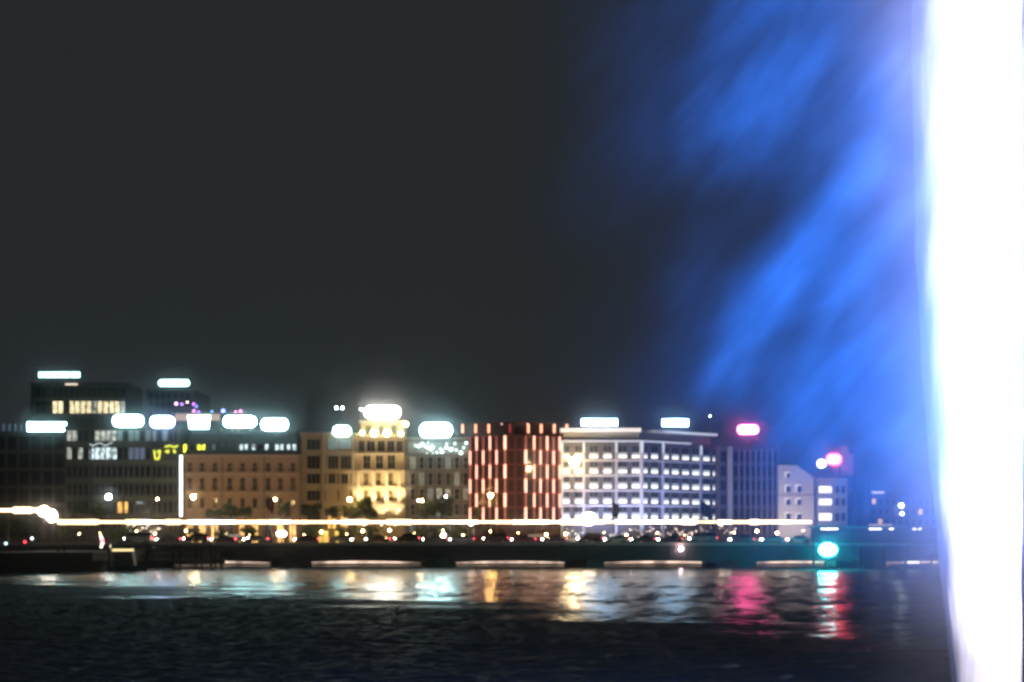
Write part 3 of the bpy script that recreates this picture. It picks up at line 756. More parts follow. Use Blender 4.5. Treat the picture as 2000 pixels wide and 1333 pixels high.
ps = MB(); ps.box(3.2, u8R - 0.8, -0.5, 8, PZ(844, 298), PZ(839, 298), gR.M); ps.build('roof_slab', mat('white_slab'  , (0.75, 0.74, 0.72)), t)
LEDW = glow('cool_led_edge', (0.75, 0.85, 1.0), 0.75); LEDP = glow('warm_led_edge', (1.0, 0.88, 0.78), 0.95)
ps = MB(); ps.box(u8L - 0.2, -0.15, -1.0, -0.903, PZ(844, 298), PZ(837.5, 298), gL.M); ps.build('led_edge', LEDP, t)
ps = MB(); ps.box(6.0, u8R - 0.8, -0.6, -0.503, PZ(843, 298), PZ(840, 298), gR.M); ps.build('led_edge', LEDW, t)
for fc, a, b in ((gL, u8L, -0.1), (gR, 0.1, u8R * 0.62)):
    ps = MB(); ps.box(a, b, -0.35, -0.05, PZ(864, 298), PZ(860.5, 298), fc.M); ps.build('cornice', w8, t)
    ps = MB(); ps.box(a, b, -0.42, -0.353, PZ(863, 298), PZ(861, 298), fc.M); ps.build('led_edge', LEDW, t)
BL_T = glow('white_lit_blind', (0.88, 1.0, 1.0), 0.5, False); BL_B = glow('bright_lit_pane', (1.0, 1.0, 0.97), 1.5, False); BL_D = glow('half_lit_blind', (0.5, 0.62, 0.66), 0.45, False)
rows8 = ((885, 895.5), (914, 925), (943, 954.5), (973, 984), (1002, 1014))
lw = ((1096, 1113), (1122, 1140), (1151, 1168.5), (1178, 1195), (1207, 1225), (1233.5, 1250.5))
rw = ((1256, 1264.5), (1271, 1285), (1293, 1306), (1311.5, 1325.5), (1331.5, 1345.5), (1351, 1365.5), (1372.5, 1386), (1391.5, 1401))
for face, ws in ((gL, lw), (gR, rw)):
    for r_, (a, b) in enumerate(rows8):
        for k, (p0, p1) in enumerate(ws):
            # dark upper light, then the lit part with a blind over its top half
            window(t, face, p0, p1, a, b, mat('slim_frame', (0.3, 0.3, 0.34), 0.5), BL_B, bars=0, bw=0.06, proud=0.1, blind=(BL_T if (k + r_) % 5 else BL_D, 0.5), ref=1253)
            window(t, face, p0, p1, a - 15, a - 1.5, mat('slim_frame', (0.3, 0.3, 0.34)), PANE_B, bars=1, bw=0.06, proud=0.08, name='clerestory', ref=1253)
    for a, b in rows8:
        ps = MB(); z = PZ(b + 4.2, 298)
        ps.box(u8L if face is gL else 0.12, -0.12 if face is gL else u8R, -0.32, -0.003, z - 0.22, z + 0.22, face.M); ps.build('spandrel', w8, t)
for face, pxs in ((gL, (1098, 1140, 1203.5)), (gR, (1294 - 1, 1367, 1401))):
    for px in pxs:
        u = face.U(px); ps = MB(); ps.box(u - 0.22, u + 0.22, -0.45, -0.003, QZ + 0.02, PZ(866, 298), face.M); ps.build('column', w8, t)
        ps = MB(); ps.box(u - 0.24, u + 0.24, -0.5, -0.453, PZ(884, 298), PZ(864.5, 298), face.M); ps.build('led_edge', LEDW, t)
MB().tube((XC, 297.7, QZ + 0.02), (XC, 297.7, PZ(862, 298)), 0.45, n=10).build('column', w8, t)
MB().box(XC - 0.3, XC + 0.3, 297.0, 297.2, PZ(884, 298), PZ(862, 298)).build('led_edge', LEDW, t)
roof_sign(1135, 1206, 819, 832, 302, (0.42, 0.70, 1.0), 24, 'white sign on the left half of the white lined office roof', PZ(836, 300), blocks=6, gap=0.14)
roof_sign(1293, 1345, 819, 833, 306, (0.38, 0.70, 1.0), 20, 'white sign on the right half of the white lined office roof', PZ(838, 304), blocks=5, gap=0.14)
# violet wash on the office from unseen lamps added on the pavement
for px, wt, nm in ((1140, 1500, 'left end of its left face'), (1200, 1500, 'right end of its left face'), (1290, 1800, 'left end of its right face'), (1370, 1800, 'right end of its right face')):
    x, Y = PX(px, 291), 291
    u = thing('facade_fill_lamp', (x, Y, QZ), 'added violet lamp before the white lined office, at the ' + nm, 'stand_in_lamp', 'added violet lamps before the office')
    MB().box(x - 0.25, x + 0.25, Y - 0.15, Y + 0.15, QZ, QZ + 0.45).build('housing', DARK, u)
    spot('fill_beam', (x, Y, QZ + 0.6), (x + 1, 299, QZ + 12), wt * 4.5, (0.45, 0.54, 1.0), 110, 0.9)

x, Y = PX(1556, 290), 290
u = thing('facade_fill_lamp', (x, Y, QZ), 'added warm white lamp on the pavement before the pale gabled house', 'stand_in_lamp')  # unseen lamp added to brighten the gabled house
MB().box(x - 0.25, x + 0.25, Y - 0.15, Y + 0.15, QZ, QZ + 0.45).build('housing', DARK, u)
spot('fill_beam', (x, Y, QZ + 0.6), (x + 1, 302, QZ + 9), 6000, (1.0, 0.86, 0.82), 100, 0.9)

# --- B9 dark ribbed building with the pink sign
t = B('office_building', 'dark ribbed office block carrying the pink sign right of the white lined office', 1405, 1520, 304)
d9 = mat('dark_violet_cladding', (0.10, 0.085, 0.11), 0.7); rib9 = mat('bronze_rib', (0.30, 0.22, 0.22), 0.55)
f9 = Face(0, 304, 0)
body(t, 1404, 1521, 876, 304, d9)
for k, px in enumerate((1442, 1453, 1464.5, 1475, 1486, 1497, 1508, 1518)):
    MB().box(PX(px, 304), PX(px + 2, 304), 303.5, 303.99, QZ + 0.02, PZ(878, 304)).build('rib', rib9, t)
MB().box(PX(1421, 304), PX(1430, 304), 303.3, 303.99, QZ + 0.02, PZ(873, 304)).build('rib', mat('pale_rib', (0.42, 0.38, 0.42), 0.6), t)
for (a, b) in ((882, 903), (910, 931), (938, 959), (966, 987), (994, 1015), (1022, 1043)):
    for p0, p1 in ((1407, 1419), (1432, 1441), (1445, 1452.4), (1456, 1463.6), (1467.5, 1474.5), (1478, 1485), (1489, 1496), (1500, 1507), (1511, 1517)):
        window(t, f9, p0, p1, a, b, d9, PANE, bars=0, bw=0.07)
MB().box(PX(1403, 304), PX(1522, 304), 303.4, 320, PZ(876, 304) + 0.003, PZ(872.5, 304)).build('roof_slab', d9, t)
roof_sign(1440, 1481, 831, 848, 306, (1.0, 0.10, 0.34), 40, 'hot pink glowing sign on the dark ribbed office', PZ(872, 305), blocks=1, gap=0.1)

# --- B10 pale gabled house and its right wing
t = B('house', 'pale rendered house with a sloping gable and square windows right of the ribbed office', 1519, 1590, 302)
r10 = mat('pale_render', (0.74, 0.68, 0.66), 0.85, 0.15, 0.8)
Y = 302
gp = [(PX(1519, Y), QZ + .02), (PX(1590, Y), QZ + .02), (PX(1590, Y), PZ(933, Y)), (PX(1556, Y), PZ(909, Y)), (PX(1521, Y), PZ(909, Y))]
MB().profile([(p[0], p[1]) for p in gp], Y, Y + 14).build('wall', r10, t)
MB().profile([(PX(1518, Y), PZ(909, Y) + .01), (PX(1556.5, Y), PZ(909, Y) + .01), (PX(1592, Y), PZ(934, Y) + .02), (PX(1592, Y), PZ(931, Y)), (PX(1557, Y), PZ(906, Y)), (PX(1518, Y), PZ(906.5, Y))], Y - 0.5, Y + 14).build('roof', slate, t)
f10 = Face(0, Y, 0)
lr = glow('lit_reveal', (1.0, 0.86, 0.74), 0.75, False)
for px0, px1, a, b in ((1532, 1543, 921, 934), (1531.5, 1544, 946, 962), (1552.5, 1565, 946, 962), (1531.5, 1544, 972, 987), (1552.5, 1565, 972, 987), (1531.5, 1544, 1000, 1015), (1552.5, 1565, 1001, 1016)):
    wn = window(t, f10, px0, px1, a, b, mat('house_frame', (0.3, 0.28, 0.27)), PANE, bars=1, proud=0.12)
    H_ = PZ(a, Y) - PZ(b, Y); W_ = PX(px1, Y) - PX(px0, Y)
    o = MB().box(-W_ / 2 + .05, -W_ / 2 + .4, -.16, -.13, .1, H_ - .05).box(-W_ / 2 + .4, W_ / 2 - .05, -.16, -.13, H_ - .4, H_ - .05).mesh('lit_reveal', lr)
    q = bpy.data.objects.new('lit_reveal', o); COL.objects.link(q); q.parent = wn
band(t, f10, 1519, 1590, 966, 967.5, mat('grey_band', (0.3, 0.28, 0.27)), 'string_course', 0.12)
t = B('office_building', 'pale office wing with barred bright windows seen through the blue spray', 1590, 1655, 304)
r11 = mat('cool_render', (0.62, 0.62, 0.66), 0.85, 0.15, 0.8)
body(t, 1590.5, 1655, 934, 304, r11)
f11 = Face(0, 304, 0); LB = glow('bright_bar_window', (1.0, 0.90, 0.82), 2.0, False)
for a, b in ((949, 964), (974, 988), (1002, 1018)):
    window(t, f11, 1598.5, 1625, a, b, mat('white_bar', (0.4, 0.4, 0.42)), LB, bars=4, proud=0.12)
    for p0, p1 in ((1631, 1639), (1643, 1651)):
        window(t, f11, p0, p1, a, b, mat('white_bar', (0.4, 0.4, 0.42)), PANE_B, bars=0)
MB().box(PX(1588, 304), PX(1657, 304), 303.2, 318, PZ(934, 304) + .003, PZ(929, 304)).build('roof_slab', slate, t)
MB().profile([(PX(1641, 308), PZ(929, 308)), (PX(1666, 308), PZ(929, 308)), (PX(1666, 308), PZ(890, 308)), (PX(1658, 308), PZ(884, 308)), (PX(1655, 308), PZ(872, 308)), (PX(1646, 308), PZ(872, 308)), (PX(1641, 308), PZ(890, 308))], 308, 314).build('stair_tower', mat('pale_grey_render', (0.72, 0.74, 0.76), 0.8), t)
roof_sign(1596, 1613, 898, 914, 303, (0.82, 0.9, 1.0), 7, 'small white sign left of the red one on the pale office wing', PZ(929, 304), gap=0.05)
roof_sign(1614, 1643, 887, 908, 302.5, (1.0, 0.03, 0.09), 34, 'small red glowing sign on the pale office wing before the stair tower', PZ(929, 304), gap=0.05)
# towers and shore buildings further right in the spray
t = B('shore_building', 'dim block with two pale corner piers at the far right, deep in the blue spray', 1660, 1840, 330)
body(t, 1662, 1850, 965, 330, mat('dim_render', (0.2, 0.2, 0.22), 0.85))
for px in (1664, 1688):
    MB().box(PX(px, 329), PX(px + 9, 329), 328.6, 329.9, QZ + .02, PZ(930, 329)).build('corner_pier', mat('pale_rib', (0.42, 0.38, 0.42)), t)
f12 = Face(0, 330, 0)
for r_ in range(3):
    for k in range(11):
        window(t, f12, 1702 + k * 13, 1711 + k * 13, 974 + r_ * 20, 986 + r_ * 20, mat('white_bar', (0.4, 0.4, 0.42)), LIT_A if (k * 7 + r_ * 3) % 13 == 0 else PANE_B, bars=0)
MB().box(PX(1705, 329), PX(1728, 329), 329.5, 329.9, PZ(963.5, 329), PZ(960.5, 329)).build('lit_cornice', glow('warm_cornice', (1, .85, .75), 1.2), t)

# ------------------------------------------------------------------ landing pavilion on the right, in front of the bridge
PY_ = 252.0
t = thing('pavilion', (PX(1715, PY_), PY_, 0), 'low dark flat roofed landing pavilion at the right end of the bridge', 'pavilion')
x0, x1 = PX(1588, PY_), PX(1990, PY_)
MB().box(x0, x1, PY_, PY_ + 5.5, PZ(1031, PY_), PZ(1027.5, PY_)).build('roof', mat('pale_roof_edge', (0.35, 0.34, 0.36), 0.6), t)
MB().box(x0 + 0.6, x1 - 0.6, PY_ + 3.0, PY_ + 5.0, PZ(1061, PY_), PZ(1031.3, PY_)).build('wall', mat('dark_pavilion', (0.08, 0.08, 0.09), 0.6), t)
MB().box(x0, x1, PY_ - 0.5, PY_ + 5.4, PZ(1066, PY_), PZ(1061.2, PY_)).build('platform', CONC, t)
k = x0 + 0.4
while k < x1:
    MB().tube((k, PY_ + 0.5, PZ(1061.2, PY_)), (k, PY_ + 0.5, PZ(1031, PY_)), 0.1).build('post', DARK, t)
    MB().tube((k, PY_ + 1.5, -0.8), (k, PY_ + 1.5, PZ(1066, PY_)), 0.22).build('pile', mat('timber_pile', (0.07, 0.06, 0.05), 0.9), t); k += 4.2
PLM = glow('pavilion_lamp', (1.0, 0.92, 0.88), 5)
for p0, p1 in ((1606, 1613), (1615, 1626), (1628, 1640), (1701, 1708), (1710, 1716), (1718, 1724), (1740, 1748), (1786, 1792), (1797, 1802)):
    MB().box(PX(p0, PY_), PX(p1, PY_), PY_ + 0.9, PY_ + 1.1, PZ(1034.6, PY_), PZ(1032.4, PY_)).build('ceiling_lamp', PLM, t)
for p0, p1 in ((1697, 1742),):
    MB().box(PX(p0, PY_), PX(p1, PY_), PY_ - 0.15, PY_ - 0.02, PZ(1027.6, PY_), PZ(1024.2, PY_)).build('lit_fascia', glow('rosy_fascia', (1.0, .6, .6), 0.45), t)

# teal harbour beacon and the pink lamp on the bridge side
Y = 234.0; x, z = PX(1617, Y), PZ(1074, Y)
t = thing('harbour_beacon', (x, Y, 0), 'blinding teal harbour beacon on a post in front of the landing pavilion', 'beacon')
MB().tube((x, Y + .2, -0.8), (x, Y + .2, z - 1.3), 0.22, 0.16).build('post', DARK, t)
MB().tube((x, Y, z - 1.35), (x, Y, z - 1.05), 0.7, 0.6, 12).build('bracket', DARK, t)
MB().ball((x, Y, z), 1.5, 16, 10, 0.74).build('lantern', glow('teal_lantern', (0.035, 0.88, 0.88), 90), t, True)
x, z = PX(1330, 257.5), PZ(1072, 257.5)
t = thing('bridge_lamp', (x, 257.6, z), 'single round pink lamp fixed to the dark side of the bridge', 'lamp')
MB().tube((x, 257.7, z), (x, 257.95, z), 0.3, 0.4, 10).build('bracket', DARK, t)
MB().ball((x, 257.45, z), 0.36, 10, 6).build('globe', glow('pink_lamp', (1.0, 0.62, 0.70), 40), t, True)

# ------------------------------------------------------------------ left jetty, piles, moored boats
jt = thing('jetty', (PX(220, 240), 238, 0), 'dark timber landing stage on piles before the left end of the bridge', 'jetty')
wood = mat('dark_timber', (0.07, 0.06, 0.05), 0.9, 0.4, 2.0); pile_m = mat('timber_pile', (0.07, 0.06, 0.05), 0.9)
pA, pB = (PX(-80, 205), 205), (PX(440, 252), 252)
def along(k): return (pA[0] + (pB[0] - pA[0]) * k, pA[1] + (pB[1] - pA[1]) * k)
a_, b_ = pA, along(0.45)
MB().prism([a_, b_, (b_[0] + 1, b_[1] + 30), (a_[0] - 5, b_[1] + 30)], -0.6, 3.1).build('landing_wall', mat('dark_masonry', (0.05, 0.048, 0.045), 0.9), jt)
a_, b_ = along(0.451), pB
for k in range(14):                                    # deck boards, laid across the stage
    s0, s1 = along(0.452 + 0.548 * k / 14), along(0.452 + 0.548 * (k + 0.94) / 14)
    MB().prism([s0, s1, (s1[0] - 0.5, s1[1] + 4), (s0[0] - 0.5, s0[1] + 4)], 1.55, 1.75).build('board', wood, jt)
MB().prism([a_, b_, (b_[0] - .05, b_[1] + .3), (a_[0] - .05, a_[1] + .3)], 0.85, 1.53).build('side_beam', wood, jt)
rl = MB()
for k in range(26):
    p = along(0.02 + 0.96 * k / 25); zz = 3.1 if k < 11 else 1.75
    rl.tube((p[0], p[1] + .15, zz), (p[0], p[1] + .15, zz + 1.0), 0.035, n=5)
rl.tube((*along(0.02), 4.1), (*along(0.44), 4.1), 0.04, n=5); rl.tube((*along(0.46), 2.75), (*along(0.98), 2.75), 0.04, n=5)
rl.build('railing', mat('rusty_rail', (0.16, 0.11, 0.08), 0.7), jt)
for i_, (px, Yp, top) in enumerate(((118, 222, 1066), (131, 223, 1066), (217, 230, 1060), (242, 232, 1072), (343, 240, 1064), (355, 241, 1066), (386, 244, 1070), (397, 245, 1072), (415, 246, 1064), (423, 246.5, 1065), (435, 248, 1075))):
    x = PX(px, Yp)
    p = thing('mooring_pile', (x, Yp - 1.2, 0), 'dark timber mooring pile at the left jetty, %s counted from the left' % ('first', 'second', 'third', 'fourth', 'fifth', 'sixth', 'seventh', 'eighth', 'ninth', 'tenth', 'last')[i_], 'pile', 'mooring piles at the left jetty')
    MB().tube((x, Yp - 1.2, -0.8), (x, Yp - 1.2, PZ(top, Yp)), 0.20, 0.17).build('shaft', pile_m, p, False)
    MB().tube((x, Yp - 1.2, PZ(top, Yp)), (x, Yp - 1.2, PZ(top, Yp) + .12), 0.21, 0.08).build('cap', STEEL, p)
def boat(px, Y, L, label, winpx, zwin, m, sx=1):
    x = PX(px, Y)
    t = thing('boat', (x, Y, 0), label, 'boat', 'small boats on the water')
    n = 9; vs = []; fs = []
    for k in range(n):
        s = k / (n - 1); xx = x - L / 2 + L * s; wd = 1.15 * (math.sin(math.pi * min(1, 0.12 + s * 0.9)) ** 0.6) + 0.06; sh = 0.75 + 0.35 * s * s
        vs += [(xx, Y - wd, sh), (xx, Y - wd * 0.7, 0.1), (xx, Y, -0.25), (xx, Y + wd * 0.7, 0.1), (xx, Y + wd, sh)]
    for k in range(n - 1):
        for j in range(4):
            a = k * 5 + j; fs.append((a, a + 1, a + 6, a + 5))
        fs.append((k * 5 + 4, k * 5, k * 5 + 5, k * 5 + 9))
    fs += [(0, 4, 3, 2, 1), tuple(5 * (n - 1) + j for j in range(5))]
    MB().add(vs, fs).build('hull', mat('boat_hull', (0.12, 0.12, 0.14), 0.4), t)
    zc = max(zwin, 1.2)
    MB().profile([(x - L * .3, 0.76), (x + L * .2, 0.95), (x + L * .12, zc + .35), (x - L * .28, zc + .35)], Y - .8, Y + .8).build('cabin', mat('boat_cabin', (0.16, 0.16, 0.17), 0.5), t)
    w_ = winpx / F * Y
    MB().box(x - L * .08 - w_ / 2, x - L * .08 + w_ / 2, Y - .86, Y - .803, zc - .18, zc + .14).build('lit_window', m, t)
    MB().tube((x - L * .1, Y, zc + .35), (x - L * .1, Y, zc + 2.2), .04, n=5).build('mast', STEEL, t)
boat(249, 226, 6.5, 'moored cabin boat with a yellow lit window at the left jetty', 42, PZ(1074.5, 226), glow('yellow_cabin', (1.0, 0.78, 0.36), 1.6))
boat(1786, 243, 5.0, 'small motor boat with a pale lit cabin near the fountain at right', 24, 1.1, glow('pale_cabin', (1.0, 0.9, 0.78), 2.2))
# red and white signal on the jetty
x, Y = PX(199, 228), 228.0
t = thing('signal_light', (x, Y, 3.1), 'small red and white signal mast with round lamps on the left jetty', 'signal light')
MB().tube((x, Y + .1, 3.1), (x, Y + .1, PZ(1042, Y)), 0.06).build('mast', STEEL, t)
for px, py, r, c in ((196.5, 1047, .2, (1, .7, .5)), (198.5, 1052, .22, (1, .9, .8)), (200, 1057.5, .32, (1, .12, .14)), (200, 1061.5, .26, (1, .75, .6)), (198, 1068, .2, (1, .92, .7))):
    MB().ball((PX(px, Y), Y, PZ(py, Y)), r, 8, 5).build('lens', glow('signal_%d' % py, c, 4), t)
for px, py, c, lab in ((214, 1067.5, (1, .95, .65), 'small cream deck lamp right of the red and white signal'), (62.5, 1052, (.85, .9, 1), 'white bollard lamp on the far left landing'), (11.5, 1062, (.6, .85, 1), 'pale blue bollard lamp near the left edge of the landing'), (48.5, 1059, (1, .05, .08), 'red bollard lamp on the far left landing')):
    Y = 229.0; x, z = PX(px, Y), PZ(py, Y)
    t = thing('bollard_lamp', (x, Y, 3.1), lab, 'lamp', 'deck lamps on the left landing')
    MB().tube((x, Y, 3.1), (x, Y, z - .1), .08).build('post', DARK, t); MB().ball((x, Y, z), .22, 8, 5).build('globe', glow('deck_%d' % px, c, 4), t)

# ------------------------------------------------------------------ flag poles and masts on the near pavement
def pole(px, py, label, flag=None):
    Y = BY0 + 1.0; x, z = PX(px, Y), PZ(py, Y)
    t = thing('flagpole', (x, Y, BZ), label, 'flagpole', 'poles along the near pavement of the bridge')
    MB().tube((x, Y, BZ), (x, Y, z), 0.09, 0.05).build('pole', STEEL, t)
    MB().ball((x, Y, z + .08), .1, 6, 4).build('finial', STEEL, t)
    if flag:
        n = 8; vs = []; fs = []
        for k in range(n):
            xx = 0.08 + 0.16 * k; yy = 0.12 * math.sin(k * 1.2); dz = -0.10 * k
            vs += [(x + xx, Y + yy, z - .2 + dz), (x + xx * .8, Y + yy + .05, z - 2.6 + dz * 1.2)]
        for k in range(n - 1): fs.append((2 * k, 2 * k + 1, 2 * k + 3, 2 * k + 2))
        MB().add(vs, fs).build('flag', flag, t)
red_f = mat('red_flag', (0.30, 0.03, 0.05), 0.8); vio_f = mat('violet_flag', (0.16, 0.05, 0.16), 0.8)
pole(523, 968, 'flagpole with a hanging dark red flag before the hotel', red_f)
pole(571, 930, 'tall bare flagpole before the right end of the hotel')
pole(585, 962, 'shorter bare flagpole between hotel and beige building')
pole(828, 952, 'slim pale flagpole before the left part of the grey lattice office')
pole(874, 942, 'slim bare flagpole before the middle of the grey lattice office')
pole(1196, 978, 'flagpole with a violet flag before the left face of the white lined office', vio_f)
pole(1368, 975, 'flagpole with a violet flag before the right face of the white lined office', vio_f)
pole(1376, 980, 'second flagpole with a violet flag close beside another one', vio_f)
pole(17, 1000, 'brown lit pole under the high light line at the left edge')

# ------------------------------------------------------------------ trees and bushes on the quay
leaf = mat('leaf_green', (0.09, 0.13, 0.04), 0.7, 0.5, 0.8); leaf2 = mat('dark_leaf', (0.055, 0.085, 0.035), 0.7, 0.5, 0.8); leaf3 = mat('yellow_leaf', (0.13, 0.11, 0.025), 0.7, 0.4, 0.8)
bark = mat('bark', (0.08, 0.065, 0.05), 0.9, 0.4, 3)
def tree(px0, px1, py0, py1, Y, label, m=leaf, n=900, bush=False, name='tree'):
    x0, x1 = PX(px0, Y), PX(px1, Y); z1, z0 = PZ(py0, Y), PZ(py1, Y)
    x = (x0 + x1) / 2; rx = (x1 - x0) / 2; rz = (z1 - z0) / 2; zc = (z0 + z1) / 2
    t = thing(name, (x, Y, QZ), label, 'bush' if bush else 'tree', 'bushes below the light line' if bush else 'trees along the quay')
    tr = MB(); tr.tube((x, Y, QZ), (x, Y, zc), 0.22 if not bush else .1, 0.1)
    for k in range(5):
        a = k * 1.3; tr.tube((x, Y, zc - rz * .4), (x + rx * .6 * math.cos(a), Y + rx * .5 * math.sin(a), zc + rz * .4 * math.sin(k)), 0.08, 0.03, 5)
    tr.build('trunk', bark, t)
    clumps = [(random.uniform(-.75, .75) * rx, random.uniform(-.7, .7) * max(rx * .7, .8), random.uniform(-.65, .7) * rz, random.uniform(.28, .5)) for _ in range(13)]
    vs = []; fs = []
    for i in range(n):
        c = random.choice(clumps)
        d = Vector((random.gauss(0, 1), random.gauss(0, 1), random.gauss(0, 1))).normalized() * (random.random() ** .4)
        p = Vector((x + c[0] + d.x * c[3] * rx, Y + c[1] + d.y * c[3] * rx * .8, zc + c[2] + d.z * c[3] * rz * 1.1))
        s = random.uniform(.12, .30)
        q = Matrix.Rotation(random.uniform(0, 6.3), 3, 'Z') @ Matrix.Rotation(random.uniform(-1.2, 1.2), 3, 'X')
        k = len(vs)
        for cx, cy_ in ((-1, -.6), (1, -.6), (1.1, .6), (-.9, .6)): vs.append(tuple(p + q @ Vector((cx * s, cy_ * s, 0))))
        fs.append((k, k + 1, k + 2, k + 3))
    MB().add(vs, fs).build('crown', m, t)
TY = 289.5
tree(438, 466, 985, 1012, TY, 'small round tree before the middle of the hotel')
tree(466, 492, 988, 1012, TY, 'low tree right of centre before the hotel')
tree(545, 566, 982, 1010, TY, 'slim tree before the last hotel windows')
tree(402, 436, 995, 1013, TY, 'low spreading tree before the left hotel windows')
tree(588, 632, 983, 1013, TY, 'dark tree before the left part of the beige building', leaf2, 1300)
tree(634, 662, 988, 1012, TY, 'small dark tree before the beige bay', leaf2)
tree(668, 702, 984, 1014, TY, 'dense green tree at the left edge of the palace', leaf, 1300)
tree(695, 737, 970, 1013, TY, 'tall dense green tree before the left palace bay', leaf, 1600)
tree(816, 842, 975, 1012, TY, 'tree behind the small lamp before the grey lattice office', leaf2, 1100)
tree(838, 886, 962, 1013, TY, 'large broad tree before the middle of the grey lattice office', leaf2, 1800)
tree(918, 940, 990, 1014, TY, 'small yellowish tree at the left foot of the red building', leaf3, 700)
tree(132, 172, 985, 1040, TY, 'dark tree before the left part of the banded office', leaf2, 1200)
tree(178, 208, 980, 1035, TY, 'dark tree left of the white lamp before the banded office', leaf2, 1200)
tree(-10, 40, 1004, 1045, TY, 'dark tree under the high light line at the left edge', leaf2, 1300)
tree(38, 80, 1010, 1048, TY, 'second dark tree left of the glaring headlights', leaf2, 1200)
tree(110, 150, 1026, 1052, TY - 2, 'dark shrub under the long line just right of the glaring headlights', leaf2, 800, True, 'bush')
for a, b, c, lab in ((590, 632, 1026, 'green bush below the line of light before the beige building'), (655, 700, 1026, 'wide green bush below the line left of the palace'), (698, 752, 1028, 'rounded green bush below the line before the palace'),
                     (805, 840, 1028, 'green bush below the line before the grey lattice office'), (842, 880, 1029, 'second bush below the line before the grey lattice office'), (880, 912, 1030, 'bush below the line beside the red building'),
                     (420, 452, 1030, 'olive bush below the line before the hotel'), (468, 500, 1031, 'lower olive bush below the line before the hotel'), (360, 395, 1031, 'olive bush below the line at the hotel corner'), (210, 250, 1028, 'olive bush below the line before the banded office')):
    tree(a, b, c, 1056, TY - 3, lab, leaf, 700, True, 'bush')

# an added row of lamps for the scattered lights behind the traffic
BEHIND = ((0, 356, 'the dark banded office'), (356, 588, 'the brown hotel'), (588, 695, 'the beige building'), (695, 792, 'the palace'), (792, 917, 'the grey lattice office'),
          (917, 1095, 'the red building'), (1095, 1253, 'the left face of the white lined office'), (1253, 1405, 'the right face of the white lined office'), (1405, 1519, 'the ribbed office'), (1519, 1700, 'the gabled house'))
PC = {}
PRL = glow('added_lamp', (1.0, 0.66, 0.30), 45)
for px in (150, 196, 262, 300, 352, 402, 446, 492, 540, 588, 634, 676, 716, 764, 812, 858, 900, 950, 1006, 1060, 1104, 1180, 1226, 1282, 1330, 1384, 1430, 1476, 1524, 1570):
    bi, (b0, b1, bn) = next((i, b) for i, b in enumerate(BEHIND) if b[0] <= px < b[1])
    PC[bi] = PC.get(bi, 0) + 1; nth = ('first', 'second', 'third', 'fourth', 'fifth', 'sixth')[PC[bi] - 1]
    px += random.uniform(-9, 9); Y = 284.0; z = PZ(random.uniform(1036, 1047), Y); x = PX(px, Y)
    t = thing('added_lamp', (x, Y + 1.2, QZ), 'small added lamp, %s from the left before %s' % (nth, bn), 'lamp', 'added lamps behind the traffic')
    MB().tube((x, Y + 1.2, QZ), (x, Y + 1.2, z - .15), .06, .05).build('post', DARK, t)
    MB().ball((x, Y + 1.2, z), random.choice((.09, .12, .16, .24)), 8, 5).build('globe', PRL, t)

# small terrace lights under the line
def terrace(px0, px1, py0, py1, n, label, col, seed):
    rn = random.Random(seed); Y = 283.6 + 3
    t = thing('terrace_lights', (PX((px0 + px1) / 2, Y), Y, QZ), label, 'string lights')
    m_ = glow('terrace_%d' % px0, col, 2.6)
    for k in range(n):
        px = px0 + (px1 - px0) * (k + rn.random()) / n
        MB().ball((PX(px, Y), Y, PZ(rn.uniform(py0, py1), Y)), rn.choice((.09, .12, .17)), 6, 4).build('bulb', m_, t)
    c = MB()
    for px in (px0, px1): c.tube((PX(px, Y), Y + .3, QZ), (PX(px, Y), Y + .3, PZ(py0 - 3, Y)), .06, n=5)
    c.tube((PX(px0, Y), Y + .3, PZ(py0 - 3, Y)), (PX(px1, Y), Y + .3, PZ(py0 - 3, Y)), .03, n=5)
    c.build('cable', DARK, t)
terrace(240, 312, 1026, 1040, 22, 'string of warm bulbs under the line before the dark banded office', (1, .75, .55), 1)
terrace(385, 430, 1026, 1040, 8, 'few amber bulbs under the line before the hotel', (1, .6, .25), 2)
terrace(1262, 1400, 1030, 1046, 34, 'long string of rosy bulbs under the line before the white lined office', (1, .72, .58), 3)
terrace(1405, 1440, 1030, 1042, 8, 'few rosy bulbs under the line before the ribbed office', (1, .7, .55), 4)
terrace(1190, 1255, 1034, 1050, 14, 'bright white bulbs under the line right of the largest headlight glare', (1, .93, .85), 5)
terrace(1100, 1140, 1034, 1050, 10, 'white bulbs under the line left of the largest headlight glare', (1, .93, .85), 6)
# yellow kiosk
Y = 283.8 + 2; t = thing('kiosk', (PX(642, Y), Y, QZ), 'small amber lit kiosk under the line between two bushes', 'kiosk')
MB().box(PX(621, Y), PX(662, Y), Y, Y + 2.2, PZ(1036, Y), PZ(1033, Y)).build('roof', DARK, t)
MB().box(PX(622, Y), PX(661, Y), Y + 1.2, Y + 2.0, QZ, PZ(1036.2, Y)).build('back_wall', mat('kiosk_wall', (0.3, 0.25, 0.15)), t)
for a, b in ((622, 629), (631, 640), (653, 660)):
    MB().box(PX(a, Y), PX(b, Y), Y + .9, Y + 1.0, QZ + .2, PZ(1037, Y)).build('lit_panel', glow('kiosk_amber', (1, .62, .08), 1.1), t)

